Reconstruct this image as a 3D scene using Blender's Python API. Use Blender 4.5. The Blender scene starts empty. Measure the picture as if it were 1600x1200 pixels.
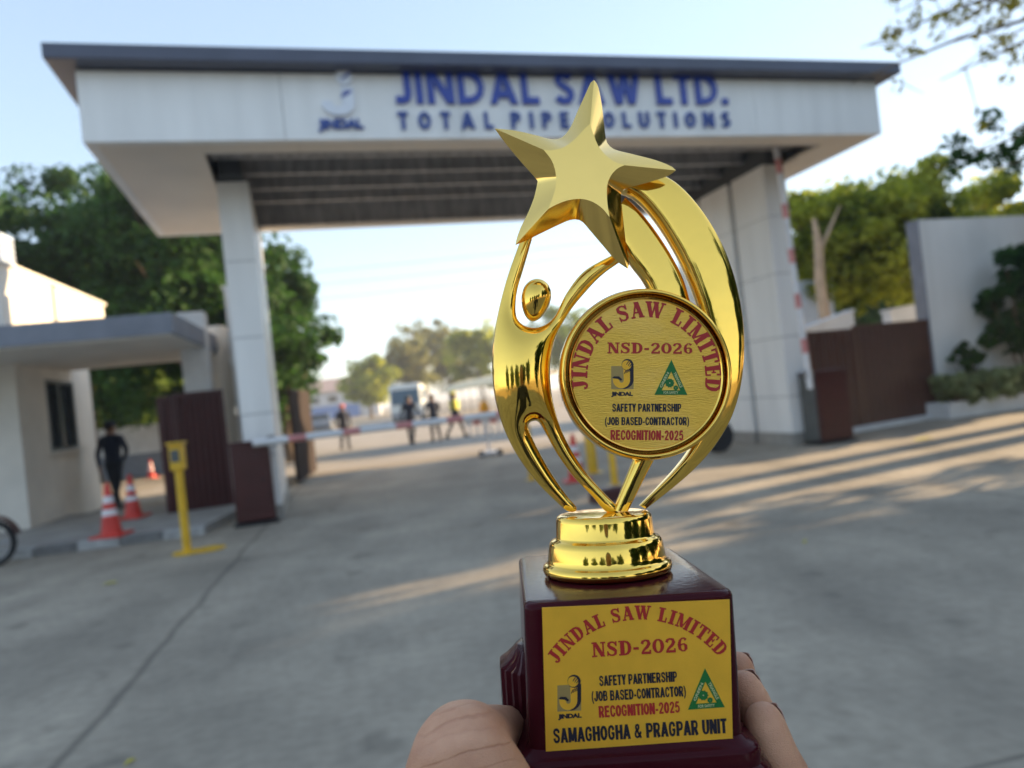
import bpy, bmesh, math, random
import numpy as np
from mathutils import Vector, Matrix
from mathutils.geometry import delaunay_2d_cdt
random.seed(7); rng = np.random.default_rng(7)
S = bpy.context.scene
COL = S.collection
R_ = math.radians
# ------------------------------------------------------------------ camera
FPX = 1150.0; EYE = 1.45; ROLL = R_(6.3); PITCH = math.atan(13.6/FPX)
fw = Vector((0, math.cos(PITCH), math.sin(PITCH)))
up0 = Vector((0, -math.sin(PITCH), math.cos(PITCH))); ri0 = Vector((1, 0, 0))
ri = ri0*math.cos(ROLL) - up0*math.sin(ROLL)
up = ri0*math.sin(ROLL) + up0*math.cos(ROLL)
CAMM = Matrix((ri, up, -fw)).transposed()
CLOC = Vector((0, 0, EYE))
cam = bpy.data.cameras.new('camera'); cam_o = bpy.data.objects.new('camera', cam); COL.objects.link(cam_o)
cam_o.matrix_world = Matrix.Translation(CLOC) @ CAMM.to_4x4()
cam.sensor_width = 36; cam.sensor_fit = 'HORIZONTAL'; cam.lens = 36*FPX/1600
cam.clip_start = .02; cam.clip_end = 5000
cam.dof.use_dof = True; cam.dof.focus_distance = .305; cam.dof.aperture_fstop = 9.5
S.camera = cam_o
# ------------------------------------------------------------------ light
SUN_EL = 15.0; SUN_AZ = 25.0      # azimuth measured from +X towards +Y
S.world = bpy.data.worlds.new('World'); S.world.use_nodes = True
nt = S.world.node_tree; nt.nodes.clear()
sky = nt.nodes.new('ShaderNodeTexSky'); sky.sky_type = 'NISHITA'; sky.sun_disc = False
sky.sun_elevation = R_(SUN_EL); sky.sun_rotation = R_(90-SUN_AZ)
sky.air_density = .85; sky.dust_density = .15; sky.ozone_density = 1.6
bg = nt.nodes.new('ShaderNodeBackground'); bg.inputs['Strength'].default_value = .15
wo = nt.nodes.new('ShaderNodeOutputWorld')
hsv = nt.nodes.new('ShaderNodeHueSaturation'); hsv.inputs['Saturation'].default_value = 1.05
gmn = nt.nodes.new('ShaderNodeGamma'); gmn.inputs['Gamma'].default_value = .53
nt.links.new(sky.outputs[0], gmn.inputs[0]); nt.links.new(gmn.outputs[0], hsv.inputs['Color']); nt.links.new(hsv.outputs[0], bg.inputs[0]); nt.links.new(bg.outputs[0], wo.inputs[0])
sl = bpy.data.lights.new('sun', 'SUN'); sl.energy = 3.4; sl.angle = R_(.5); sl.color = (1, .74, .44)
so = bpy.data.objects.new('sun', sl); COL.objects.link(so)
sd = Vector((math.cos(R_(SUN_EL))*math.cos(R_(SUN_AZ)), math.cos(R_(SUN_EL))*math.sin(R_(SUN_AZ)), math.sin(R_(SUN_EL))))
so.rotation_euler = sd.to_track_quat('Z', 'Y').to_euler()
S.view_settings.view_transform = 'Standard'; S.view_settings.look = 'None'
S.view_settings.exposure = 2.12; S.view_settings.gamma = 1
S.cycles.max_bounces = 10; S.cycles.use_denoising = True
# ------------------------------------------------------------------ picture <-> world
def P(x, y, d): return CLOC + CAMM @ Vector(((x-800)/FPX*d, -(y-600)/FPX*d, -d))
def ray(x, y): return (CAMM @ Vector(((x-800)/FPX, -(y-600)/FPX, -1)))
def G(x, y, z=0.0):
    r = ray(x, y); t = (z-EYE)/r.z; return CLOC + r*t
def D(x, y, Y):
    r = ray(x, y); return CLOC + r*(Y/r.y)
# ------------------------------------------------------------------ materials
def mat(name, col, rough=.6, metal=0., var=.12, scale=6., bump=0., bscale=None, coat=0., spec=.5, stretch=None, trans=0.):
    m = bpy.data.materials.new(name); m.use_nodes = True
    t = m.node_tree; b = t.nodes['Principled BSDF']
    b.inputs['Roughness'].default_value = rough; b.inputs['Metallic'].default_value = metal
    b.inputs['Coat Weight'].default_value = coat; b.inputs['Coat Roughness'].default_value = .04
    b.inputs['Specular IOR Level'].default_value = spec
    tc = t.nodes.new('ShaderNodeTexCoord'); mp = t.nodes.new('ShaderNodeMapping')
    if stretch: mp.inputs['Scale'].default_value = stretch
    t.links.new(tc.outputs['Object'], mp.inputs['Vector'])
    n = t.nodes.new('ShaderNodeTexNoise'); n.inputs['Scale'].default_value = scale; n.inputs['Detail'].default_value = 5
    t.links.new(mp.outputs[0], n.inputs['Vector'])
    cr = t.nodes.new('ShaderNodeValToRGB')
    lo = [max(0, c*(1-var)) for c in col[:3]]; hi = [min(1, c*(1+var)) for c in col[:3]]
    cr.color_ramp.elements[0].position = .3; cr.color_ramp.elements[1].position = .7
    cr.color_ramp.elements[0].color = (*lo, 1); cr.color_ramp.elements[1].color = (*hi, 1)
    t.links.new(n.outputs['Fac'], cr.inputs[0]); t.links.new(cr.outputs[0], b.inputs['Base Color'])
    if bump:
        n2 = t.nodes.new('ShaderNodeTexNoise'); n2.inputs['Scale'].default_value = bscale or scale*4; n2.inputs['Detail'].default_value = 3
        t.links.new(mp.outputs[0], n2.inputs['Vector'])
        bp = t.nodes.new('ShaderNodeBump'); bp.inputs['Strength'].default_value = bump; bp.inputs['Distance'].default_value = .01
        t.links.new(n2.outputs['Fac'], bp.inputs['Height']); t.links.new(bp.outputs[0], b.inputs['Normal'])
    return m
def leafmat(name, c1, c2, scale=1.2, tr=.45):
    m = bpy.data.materials.new(name); m.use_nodes = True; t = m.node_tree; t.nodes.clear()
    o = t.nodes.new('ShaderNodeOutputMaterial'); mx = t.nodes.new('ShaderNodeMixShader'); mx.inputs[0].default_value = tr
    b = t.nodes.new('ShaderNodeBsdfPrincipled'); b.inputs['Roughness'].default_value = .65; b.inputs['Specular IOR Level'].default_value = .15
    tl = t.nodes.new('ShaderNodeBsdfTranslucent')
    at = t.nodes.new('ShaderNodeAttribute'); at.attribute_name = 'tone'
    cr = t.nodes.new('ShaderNodeValToRGB'); cr.color_ramp.elements[0].color = (*c1, 1); cr.color_ramp.elements[1].color = (*c2, 1)
    t.links.new(at.outputs['Fac'], cr.inputs[0])
    t.links.new(cr.outputs[0], b.inputs['Base Color'])
    hs = t.nodes.new('ShaderNodeHueSaturation'); hs.inputs['Value'].default_value = 1.7; hs.inputs['Saturation'].default_value = 1.1
    t.links.new(cr.outputs[0], hs.inputs['Color']); t.links.new(hs.outputs[0], tl.inputs[0])
    t.links.new(b.outputs[0], mx.inputs[1]); t.links.new(tl.outputs[0], mx.inputs[2]); t.links.new(mx.outputs[0], o.inputs[0])
    return m
M = {}
M['white_panel'] = mat('white_panel', (.88, .87, .85), .35, var=.07, scale=3.0, stretch=(1, 1, .12))
M['soffit'] = mat('soffit_panel', (.82, .74, .64), .45, var=.05, scale=1)
M['white_paint'] = mat('white_paint', (.70, .70, .70), .7, var=.10, scale=2.2, bump=.1, bscale=30)
M['white_wall'] = mat('white_wall', (.80, .79, .77), .8, var=.14, scale=.9, bump=.15, bscale=20, stretch=(1, 1, .35))
M['cream'] = mat('cream_paint', (.76, .71, .63), .7, var=.09, scale=1.5)
M['coping'] = mat('slate_metal', (.085, .095, .14), .4, var=.1, scale=2)
M['slab_edge'] = mat('slate_concrete', (.22, .235, .28), .7, var=.14, scale=3)
M['dark_deck'] = mat('dark_deck', (.38, .37, .37), .55, var=.3, scale=2, stretch=(6, .5, 1))
M['dark_gap'] = mat('dark_gap', (.06, .065, .07), .7)
M['stone'] = mat('stone_base', (.33, .31, .28), .7, var=.15, scale=4)
M['sign_blue'] = mat('sign_blue', (.012, .045, .36), .3, var=.05, coat=.3)
M['sign_navy'] = mat('sign_navy', (.03, .07, .30), .3, var=.05)
M['sign_white'] = mat('sign_white', (.80, .83, .90), .3, var=.03)
M['maroon'] = mat('maroon_steel', (.06, .014, .014), .35, var=.15, scale=4)
M['brown_gate'] = mat('brown_gate', (.075, .026, .018), .38, var=.15, scale=4)
M['dark_gate'] = mat('dark_gate', (.030, .019, .016), .75, var=.15, scale=4, spec=.2)
M['yellow'] = mat('yellow_paint', (.72, .43, .02), .45, var=.12, scale=9)
M['cone_red'] = mat('cone_red', (.62, .045, .03), .5, var=.1, scale=6)
M['reflect'] = mat('reflective_white', (.78, .74, .76), .4, var=.05)
M['boom_white'] = mat('boom_white', (.76, .76, .78), .4, var=.05)
M['boom_red'] = mat('boom_red', (.62, .25, .24), .4, var=.1)
M['black'] = mat('black_rubber', (.02, .02, .022), .7)
M['steel'] = mat('grey_steel', (.35, .35, .36), .35, metal=.8)
M['glass_dark'] = mat('dark_glass', (.035, .04, .045), .12, var=.3, scale=2)
M['window_frame'] = mat('window_frame', (.09, .10, .10), .5)
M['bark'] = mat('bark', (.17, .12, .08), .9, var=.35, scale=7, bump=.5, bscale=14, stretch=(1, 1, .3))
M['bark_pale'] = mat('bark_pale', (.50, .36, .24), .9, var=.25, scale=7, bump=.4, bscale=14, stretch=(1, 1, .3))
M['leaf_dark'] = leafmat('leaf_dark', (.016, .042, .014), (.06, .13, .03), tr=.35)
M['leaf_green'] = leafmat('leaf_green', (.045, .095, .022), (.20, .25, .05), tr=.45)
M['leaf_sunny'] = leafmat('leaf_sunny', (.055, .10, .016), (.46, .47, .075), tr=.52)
M['leaf_pale'] = leafmat('leaf_pale', (.12, .15, .06), (.40, .44, .24), tr=.4)
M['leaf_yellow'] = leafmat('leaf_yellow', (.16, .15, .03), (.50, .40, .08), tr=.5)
M['leaf_olive'] = leafmat('leaf_olive', (.10, .11, .04), (.26, .25, .09), tr=.45)
M['kerb_white'] = mat('kerb_white', (.38, .375, .365), .8, var=.2, scale=8)
M['kerb_black'] = mat('kerb_black', (.17, .165, .16), .8, var=.2, scale=8)
M['paving'] = mat('paving', (.33, .31, .285), .85, var=.2, scale=3, bump=.2)
M['asphalt'] = mat('asphalt', (.34, .295, .245), .85, var=.15, scale=.6, bump=.2, bscale=40)
M['earth'] = mat('dry_earth', (.30, .25, .19), .95, var=.2, scale=.3, bump=.3)
M['fabric_cream'] = mat('cream_awning', (.74, .62, .42), .8, var=.06)
M['navy'] = mat('navy_cloth', (.018, .022, .042), .85, var=.2, scale=12)
M['trouser'] = mat('dark_trouser', (.022, .024, .032), .85, var=.2, scale=12)
M['skin_brown'] = mat('skin_brown', (.30, .16, .10), .55, var=.1, scale=20)
M['hair'] = mat('black_hair', (.012, .010, .010), .5)
M['hivis'] = mat('hivis_yellow', (.80, .72, .05), .6)
M['helmet_red'] = mat('helmet_red', (.75, .12, .08), .4)
M['amber'] = mat('amber_lens', (.95, .42, .02), .25)
M['bus_white'] = mat('bus_white', (.62, .64, .62), .35, var=.05)
M['bus_blue'] = mat('bus_blue', (.05, .12, .19), .15, var=.1)
M['car_grey'] = mat('car_grey', (.10, .11, .13), .25, coat=.6, var=.05)
M['car_white'] = mat('car_white', (.72, .73, .74), .25, coat=.6, var=.05)
M['pink_roof'] = mat('pink_roof', (.48, .33, .28), .8, var=.1)
M['pale_wall'] = mat('pale_wall', (.55, .56, .58), .8, var=.08)
M['blue_panel'] = mat('blue_panel', (.12, .22, .48), .6, var=.1)
M['wall_grey'] = mat('wall_grey', (.23, .25, .29), .8, var=.12)
M['pale_blue'] = mat('pale_blue', (.50, .58, .70), .6, var=.08)
M['fallen'] = mat('fallen_leaf', (.55, .48, .06), .6, var=.2, scale=40)
M['lamp_white'] = mat('lamp_white', (.7, .7, .66), .2)
# concrete apron with stains and sawn joints laid out along the gate's own axes
GA = math.atan2(.276, .961)
def concrete():
    m = bpy.data.materials.new('concrete'); m.use_nodes = True; t = m.node_tree; b = t.nodes['Principled BSDF']
    N = t.nodes.new; Lk = t.links.new
    tc = N('ShaderNodeTexCoord'); mp = N('ShaderNodeMapping'); mp.inputs['Rotation'].default_value = (0, 0, -R_(11.2)); Lk(tc.outputs['Object'], mp.inputs[0])
    n1 = N('ShaderNodeTexNoise'); n1.inputs['Scale'].default_value = .9; n1.inputs['Detail'].default_value = 8; n1.inputs['Roughness'].default_value = .62
    n2 = N('ShaderNodeTexNoise'); n2.inputs['Scale'].default_value = 14; n2.inputs['Detail'].default_value = 6
    n4 = N('ShaderNodeTexNoise'); n4.inputs['Scale'].default_value = 160; n4.inputs['Detail'].default_value = 2
    for n in (n1, n2, n4): Lk(mp.outputs[0], n.inputs['Vector'])
    cr = N('ShaderNodeValToRGB'); e = cr.color_ramp.elements
    e[0].position = .36; e[0].color = (.315, .268, .208, 1); e[1].position = .68; e[1].color = (.475, .405, .312, 1)
    Lk(n1.outputs['Fac'], cr.inputs[0])
    c2 = N('ShaderNodeValToRGB'); c2.color_ramp.elements[0].position = .3; c2.color_ramp.elements[0].color = (.82, .82, .82, 1); c2.color_ramp.elements[1].position = .65; c2.color_ramp.elements[1].color = (1, 1, 1, 1)
    Lk(n2.outputs['Fac'], c2.inputs[0])
    n5 = N('ShaderNodeTexNoise'); n5.inputs['Scale'].default_value = .28; n5.inputs['Detail'].default_value = 4; Lk(mp.outputs[0], n5.inputs['Vector'])
    mp6 = N('ShaderNodeMapping'); mp6.inputs['Rotation'].default_value = (0, 0, -R_(14)); mp6.inputs['Scale'].default_value = (1.3, .07, 1); Lk(tc.outputs['Object'], mp6.inputs[0])
    n6 = N('ShaderNodeTexNoise'); n6.inputs['Scale'].default_value = 1.0; n6.inputs['Detail'].default_value = 3; Lk(mp6.outputs[0], n6.inputs['Vector'])
    n7 = N('ShaderNodeTexNoise'); n7.inputs['Scale'].default_value = 2.6; n7.inputs['Detail'].default_value = 2; Lk(mp.outputs[0], n7.inputs['Vector'])
    def lev(n, a, b_, lo):
        l = N('ShaderNodeMapRange'); l.inputs['From Min'].default_value = a; l.inputs['From Max'].default_value = b_; l.inputs['To Min'].default_value = lo; l.inputs['To Max'].default_value = 1; Lk(n.outputs['Fac'], l.inputs[0]); return l.outputs[0]
    dm = N('ShaderNodeMath'); dm.operation = 'MULTIPLY'; Lk(lev(n5, .35, .6, .80), dm.inputs[0]); Lk(lev(n6, .34, .56, .84), dm.inputs[1])
    dm2 = N('ShaderNodeMath'); dm2.operation = 'MULTIPLY'; Lk(dm.outputs[0], dm2.inputs[0]); Lk(lev(n7, .27, .37, .70), dm2.inputs[1])
    mu = N('ShaderNodeMixRGB'); mu.blend_type = 'MULTIPLY'; mu.inputs[0].default_value = 1; Lk(cr.outputs[0], mu.inputs[1]); Lk(c2.outputs[0], mu.inputs[2])
    sp = N('ShaderNodeSeparateXYZ'); Lk(mp.outputs[0], sp.inputs[0])
    n3 = N('ShaderNodeTexNoise'); n3.inputs['Scale'].default_value = 1.1; Lk(mp.outputs[0], n3.inputs['Vector'])
    w = N('ShaderNodeMath'); w.operation = 'MULTIPLY_ADD'; w.inputs[1].default_value = .12; Lk(n3.outputs['Fac'], w.inputs[0])
    def line(src, off, period, half):
        a = N('ShaderNodeMath'); a.operation = 'SUBTRACT'; Lk(src, a.inputs[0]); a.inputs[1].default_value = off
        q = N('ShaderNodeMath'); q.operation = 'PINGPONG'; Lk(a.outputs[0], q.inputs[0]); q.inputs[1].default_value = period/2
        l = N('ShaderNodeMapRange'); l.inputs['From Min'].default_value = half*.4; l.inputs['From Max'].default_value = half
        l.inputs['To Min'].default_value = .58; l.inputs['To Max'].default_value = 1.; Lk(q.outputs[0], l.inputs[0]); return l.outputs[0]
    Lk(sp.outputs['X'], w.inputs[2])
    j1 = line(w.outputs[0], JOFF, 7.2, .035)
    j2 = line(sp.outputs['Y'], 2.2, 6.1, .016)
    mm = N('ShaderNodeMath'); mm.operation = 'MULTIPLY'; Lk(j1, mm.inputs[0]); Lk(j2, mm.inputs[1])
    mv = N('ShaderNodeMixRGB'); mv.blend_type = 'MULTIPLY'; mv.inputs[0].default_value = 1; Lk(mu.outputs[0], mv.inputs[1]); Lk(mm.outputs[0], mv.inputs[2])
    mv2 = N('ShaderNodeMixRGB'); mv2.blend_type = 'MULTIPLY'; mv2.inputs[0].default_value = 1; Lk(mv.outputs[0], mv2.inputs[1]); Lk(dm2.outputs[0], mv2.inputs[2])
    Lk(mv2.outputs[0], b.inputs['Base Color']); b.inputs['Roughness'].default_value = .8
    bp = N('ShaderNodeBump'); bp.inputs['Strength'].default_value = .25; bp.inputs['Distance'].default_value = .004
    Lk(n4.outputs['Fac'], bp.inputs['Height']); Lk(bp.outputs[0], b.inputs['Normal'])
    return m
_j = G(240, 1025); _c, _s = math.cos(R_(11.2)), math.sin(R_(11.2))
JOFF = (_j.x*_c + _j.y*_s) + .06
M['concrete'] = concrete()
# ------------------------------------------------------------------ mesh helpers
class MB:
    def __init__(s): s.v = []; s.f = []; s.m = []
    def add(s, vs, fs, mi=0):
        o = len(s.v); s.v += [tuple(v) for v in vs]; s.f += [tuple(i+o for i in f) for f in fs]; s.m += [mi]*len(fs)
    def box(s, c, d, rz=0., mi=0, taper=1.):
        c = Vector(c); x, y, z = d[0]/2, d[1]/2, d[2]/2; vs = []
        for k, t in ((-1, 1.), (1, taper)):
            for a, b in ((-1, -1), (1, -1), (1, 1), (-1, 1)):
                p = Vector((a*x*t, b*y*t, k*z)); p.rotate(Matrix.Rotation(rz, 3, 'Z')); vs.append(c+p)
        s.add(vs, [(3, 2, 1, 0), (4, 5, 6, 7), (0, 1, 5, 4), (1, 2, 6, 5), (2, 3, 7, 6), (3, 0, 4, 7)], mi)
    def ring(s, c, r, ax=(0, 0, 1), n=24): 
        q = Vector(ax).normalized().to_track_quat('Z', 'Y'); return [Vector(c) + q @ Vector((r*math.cos(2*math.pi*i/n), r*math.sin(2*math.pi*i/n), 0)) for i in range(n)]
    def tube(s, pts, rs, n=12, mi=0, caps=True):
        pts = [Vector(p) for p in pts]; vs = []; q = None
        if not hasattr(rs, '__len__'): rs = [rs]*len(pts)
        T0 = None
        for i, p in enumerate(pts):
            T = (pts[min(i+1, len(pts)-1)] - pts[max(i-1, 0)]).normalized()
            if T0 is None: q = T.to_track_quat('Z', 'Y')
            else: q = T0.rotation_difference(T) @ q
            T0 = T
            vs += [p + q @ Vector((rs[i]*math.cos(2*math.pi*k/n), rs[i]*math.sin(2*math.pi*k/n), 0)) for k in range(n)]
        fs = [(i*n+k, i*n+(k+1) % n, (i+1)*n+(k+1) % n, (i+1)*n+k) for i in range(len(pts)-1) for k in range(n)]
        if caps: fs += [tuple(range(n-1, -1, -1)), tuple(range((len(pts)-1)*n, len(pts)*n))]
        s.add(vs, fs, mi)
    def lathe(s, prof, o=(0, 0, 0), n=48, mi=0, ax='Z'):
        vs = []; o = Vector(o)
        for r, z in prof:
            for k in range(n):
                a = 2*math.pi*k/n; p = Vector((r*math.cos(a), r*math.sin(a), z))
                if ax == 'Y': p = Vector((r*math.cos(a), -z, r*math.sin(a)))
                vs.append(o+p)
        m = len(prof)
        s.add(vs, [(i*n+k, i*n+(k+1) % n, (i+1)*n+(k+1) % n, (i+1)*n+k) for i in range(m-1) for k in range(n)] + [tuple(range(n-1, -1, -1)), tuple(range((m-1)*n, m*n))], mi)
    def prism(s, poly, d0, d1, mi=0):      # poly in (x,z), extruded along y
        n = len(poly)
        vs = [(x, d0, z) for x, z in poly] + [(x, d1, z) for x, z in poly]
        s.add(vs, [tuple(range(n)), tuple(range(2*n-1, n-1, -1))] + [(i, i+n, (i+1) % n+n, (i+1) % n) for i in range(n)], mi)
    def sphere(s, c, r, mi=0, nu=16, nv=10):
        c = Vector(c); r = Vector(r) if hasattr(r, '__len__') else Vector((r, r, r)); vs = []
        for j in range(nv+1):
            t = math.pi*j/nv
            for i in range(nu):
                a = 2*math.pi*i/nu; vs.append(c + Vector((r.x*math.sin(t)*math.cos(a), r.y*math.sin(t)*math.sin(a), r.z*math.cos(t))))
        s.add(vs, [(j*nu+i, (j+1)*nu+i, (j+1)*nu+(i+1) % nu, j*nu+(i+1) % nu) for j in range(nv) for i in range(nu)], mi)
    def mesh(s, name, mats, smooth=None):
        me = bpy.data.meshes.new(name); me.from_pydata(s.v, [], s.f)
        for m in (mats if isinstance(mats, (list, tuple)) else [mats]): me.materials.append(m)
        me.polygons.foreach_set('material_index', s.m)
        fix(me, smooth); return me
    def build(s, name, mats, parent=None, smooth=None, bevel=0.):
        o = bpy.data.objects.new(name, s.mesh(name, mats, smooth)); COL.objects.link(o)
        if parent: o.parent = parent
        if bevel:
            b = o.modifiers.new('bevel', 'BEVEL'); b.width = bevel; b.segments = 3; b.limit_method = 'ANGLE'; b.angle_limit = R_(35)
            o.data.polygons.foreach_set('use_smooth', [True]*len(o.data.polygons)); o.data.set_sharp_from_angle(angle=R_(60))
        return o
def fix(me, smooth):
    bm = bmesh.new(); bm.from_mesh(me); bmesh.ops.remove_doubles(bm, verts=bm.verts, dist=1e-7)
    bmesh.ops.recalc_face_normals(bm, faces=bm.faces); bm.to_mesh(me); bm.free()
    if smooth is not None:
        me.polygons.foreach_set('use_smooth', [True]*len(me.polygons)); me.set_sharp_from_angle(angle=R_(smooth))
def empty(name, loc=(0, 0, 0), rz=0.):
    o = bpy.data.objects.new(name, None); COL.objects.link(o); o.location = loc; o.rotation_euler = (0, 0, rz); o.empty_display_size = .1; return o
def tag(o, label, cat, group=None):
    o['label'] = label; o['category'] = cat
    if group: o['group'] = group
    return o
def struct(o, kind='structure'): o['kind'] = kind; return o
def dup(root, loc, rz=0., label=None):
    r = root.copy(); COL.objects.link(r); r.location = loc; r.rotation_euler = (0, 0, rz)
    if label: r['label'] = label
    for ch in list(root.children):
        c = ch.copy(); COL.objects.link(c); c.parent = r
        for g in ch.children:
            d = g.copy(); COL.objects.link(d); d.parent = c
    return r
def text_mesh(txt, bold=.0, ext=0., spacing=1.0):
    cu = bpy.data.curves.new('t', 'FONT'); cu.body = txt; cu.offset = bold; cu.extrude = ext; cu.space_character = spacing; cu.resolution_u = 4
    o = bpy.data.objects.new('t', cu); COL.objects.link(o)
    me = bpy.data.meshes.new_from_object(o.evaluated_get(bpy.context.evaluated_depsgraph_get()))
    bpy.data.objects.remove(o); bpy.data.curves.remove(cu)
    v = [tuple(x.co) for x in me.vertices]; f = [tuple(p.vertices) for p in me.polygons]; bpy.data.meshes.remove(me)
    return np.array(v), f
def fit_text(mb, txt, frame, w, h, bold=.02, ext=0., spacing=1., mi=0, depth=None):
    """frame(u,v,n) maps text plane to space; text box centred on 0 with size w x h"""
    v, f = text_mesh(txt, bold, ext, spacing)
    lo, hi = v.min(0), v.max(0); c = (lo+hi)/2; sc = (hi-lo)
    zz = (v[:, 2]-lo[2])/max(1e-9, hi[2]-lo[2]) if ext else v[:, 2]*0
    mb.add([frame((a[0]-c[0])/sc[0]*w, (a[1]-c[1])/sc[1]*h, (z*(depth or 0))) for a, z in zip(v, zz)], f, mi)
# ================================================================== SETTING
g = MB(); g.add([(-2500, -2500, 0), (2500, -2500, 0), (2500, 2500, 0), (-2500, 2500, 0)], [(0, 1, 2, 3)])
struct(g.build('ground', M['earth']))
def sheet(name, pts, z, m):
    b = MB(); b.add([(x, y, z) for x, y in pts], [tuple(range(len(pts)))]); return struct(b.build(name, m))
sheet('road', [(-9.5, 17.2), (12, 22.5), (9, 190), (-26, 190)], .004, M['asphalt'])
sheet('apron', [(-22, -30), (24, -30), (24, 20.5), (9.0, 19.5), (-10.2, 16.6), (-22, 14.5)], .008, M['concrete'])
# raised pavement with a painted kerb in front of the kiosk
KZ = .12
pv = MB(); pp = [(-13, 9.45), (-6.45, 9.72), (-4.35, 10.02), (-4.6, 13.2), (-9.2, 13.6), (-13, 12.4)]
pv.add([(x, y, KZ) for x, y in pp] + [(x, y, 0) for x, y in pp], [tuple(range(6))] + [(i, i+6, (i+1) % 6+6, (i+1) % 6) for i in range(6)])
struct(pv.build('pavement', M['paving']))
kb = MB(); a, b_ = Vector((-13, 9.40, 0)), Vector((-6.45, 9.66, 0)); c_ = Vector((-4.33, 9.96, 0))
k = 0
for p0, p1, nseg in ((a, b_, 11), (b_, c_, 4)):
    for i in range(nseg):
        q0 = p0.lerp(p1, i/nseg); q1 = p0.lerp(p1, (i+1)/nseg); d = q1-q0
        kb.box(((q0.x+q1.x)/2, (q0.y+q1.y)/2, .062), (d.length-.008, .14, .128), math.atan2(d.y, d.x), mi=k % 2); k += 1
struct(kb.build('kerb', [M['kerb_white'], M['kerb_black']], bevel=.015))

# ================================================================== GATE
gate = empty('entrance_gate', (-4.67, 8.54, 0), GA)
tag(gate, 'white entrance gate with a deep flat canopy on tiled pillars and blue company lettering', 'gate')
GM = Matrix.Translation((-4.67, 8.54, 0)) @ Matrix.Rotation(GA, 4, 'Z'); GI = GM.inverted()
def gpl(x, y, t0=0.0):            # picture point -> local point on the facade plane at local depth t0
    o = GI @ CLOC; d = GI.to_3x3() @ ray(x, y); return o + d*((t0-o.y)/d.y)
W_, T_, Z0, Z1, Z2 = 11.41, 4.72, 4.905, 5.75, 5.95
fa = MB(); th = .12
for i in range(5): fa.box((W_*(i+.5)/5, th/2, (Z0+Z1)/2), (W_/5-.007, th, Z1-Z0))
fa.box((W_/2, T_-th/2, (Z0+Z1)/2), (W_, th, Z1-Z0))
fa.box((th/2, T_/2, (Z0+Z1)/2), (th, T_-2*th, Z1-Z0)); fa.box((W_-th/2, T_/2, (Z0+Z1)/2), (th, T_-2*th, Z1-Z0))
fa.build('fascia', M['white_panel'], gate)
cp = MB(); o_ = .26
cp.box((W_/2, T_/2, (Z1+Z2)/2+.012), (W_+2*o_, T_+2*o_, Z2-Z1-.02)); cp.build('coping', M['coping'], gate, bevel=.012)
S0, S1, F0, F1 = 1.27, 10.66, .47, 4.42
sf = MB(); zs = Z0+.03
for (x0, x1, y0, y1) in ((th, S0, th, T_-th), (S1, W_-th, th, T_-th), (S0, S1, th, F0), (S0, S1, F1, T_-th)):
    nx = max(1, round((x1-x0)/1.2)); 
    for i in range(nx):
        sf.box(((x0+(x1-x0)*(i+.5)/nx), (y0+y1)/2, zs), ((x1-x0)/nx-.006, y1-y0, .05))
sf.build('soffit', M['soffit'], gate)
dk = MB(); dk.box(((S0+S1)/2, (F0+F1)/2, Z0+.56), (S1-S0, F1-F0, .03))
for i in range(47): dk.box((S0+.1+i*.2, (F0+F1)/2, Z0+.535), (.1, F1-F0, .04))
dk.build('deck', M['dark_deck'], gate)
for i, t in enumerate((F0+.03, 1.28, 2.05, 2.8, 3.55, F1-.03)):
    bm_ = MB(); h = .5 if i in (0, 5) else .3
    bm_.box(((S0+S1)/2, t, Z0+.53-h/2), (S1-S0-.01, .03, h)); bm_.box(((S0+S1)/2, t, Z0+.53-h), (S1-S0-.01, .13, .025)); bm_.build('beam', M['dark_deck'], gate)
for s in (1.5, 10.39):
    hb = MB(); hb.box((s, 2.9, Z0+.2), (.3, 3.0, .36)); hb.build('beam', M['dark_gap'], gate)
for s0, flip in ((1.29, 0), (10.18, 1)):
    for j in range(3):
        t0 = (1.41 if flip else 1.61)+j*1.13
        p = MB(); p.box((s0+.215, t0+.49, (Z0)/2+.1), (.40, .95, Z0-.24), mi=1)
        zz = [.22, .95, 1.55, 2.65, 3.75, Z0-.004] if not flip else [.22, .86, 1.9, 3.0, 4.0, Z0-.004]
        for a0, a1 in zip(zz[:-1], zz[1:]): p.box((s0+.215, t0+.49, (a0+a1)/2), (.43, .98, a1-a0-.010), mi=0)
        p.box((s0+.215, t0+.49, .11), (.47, 1.02, .22), mi=2)
        p.build('pillar', [M['white_panel'], M['dark_gap'], M['stone']], gate)
    p = MB(); p.box((s0+.215, 3.04+(0 if flip else .2), Z0/2), (.20, 2.8, Z0-.02)); p.build('pillar_core', M['dark_gap'], gate)
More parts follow.
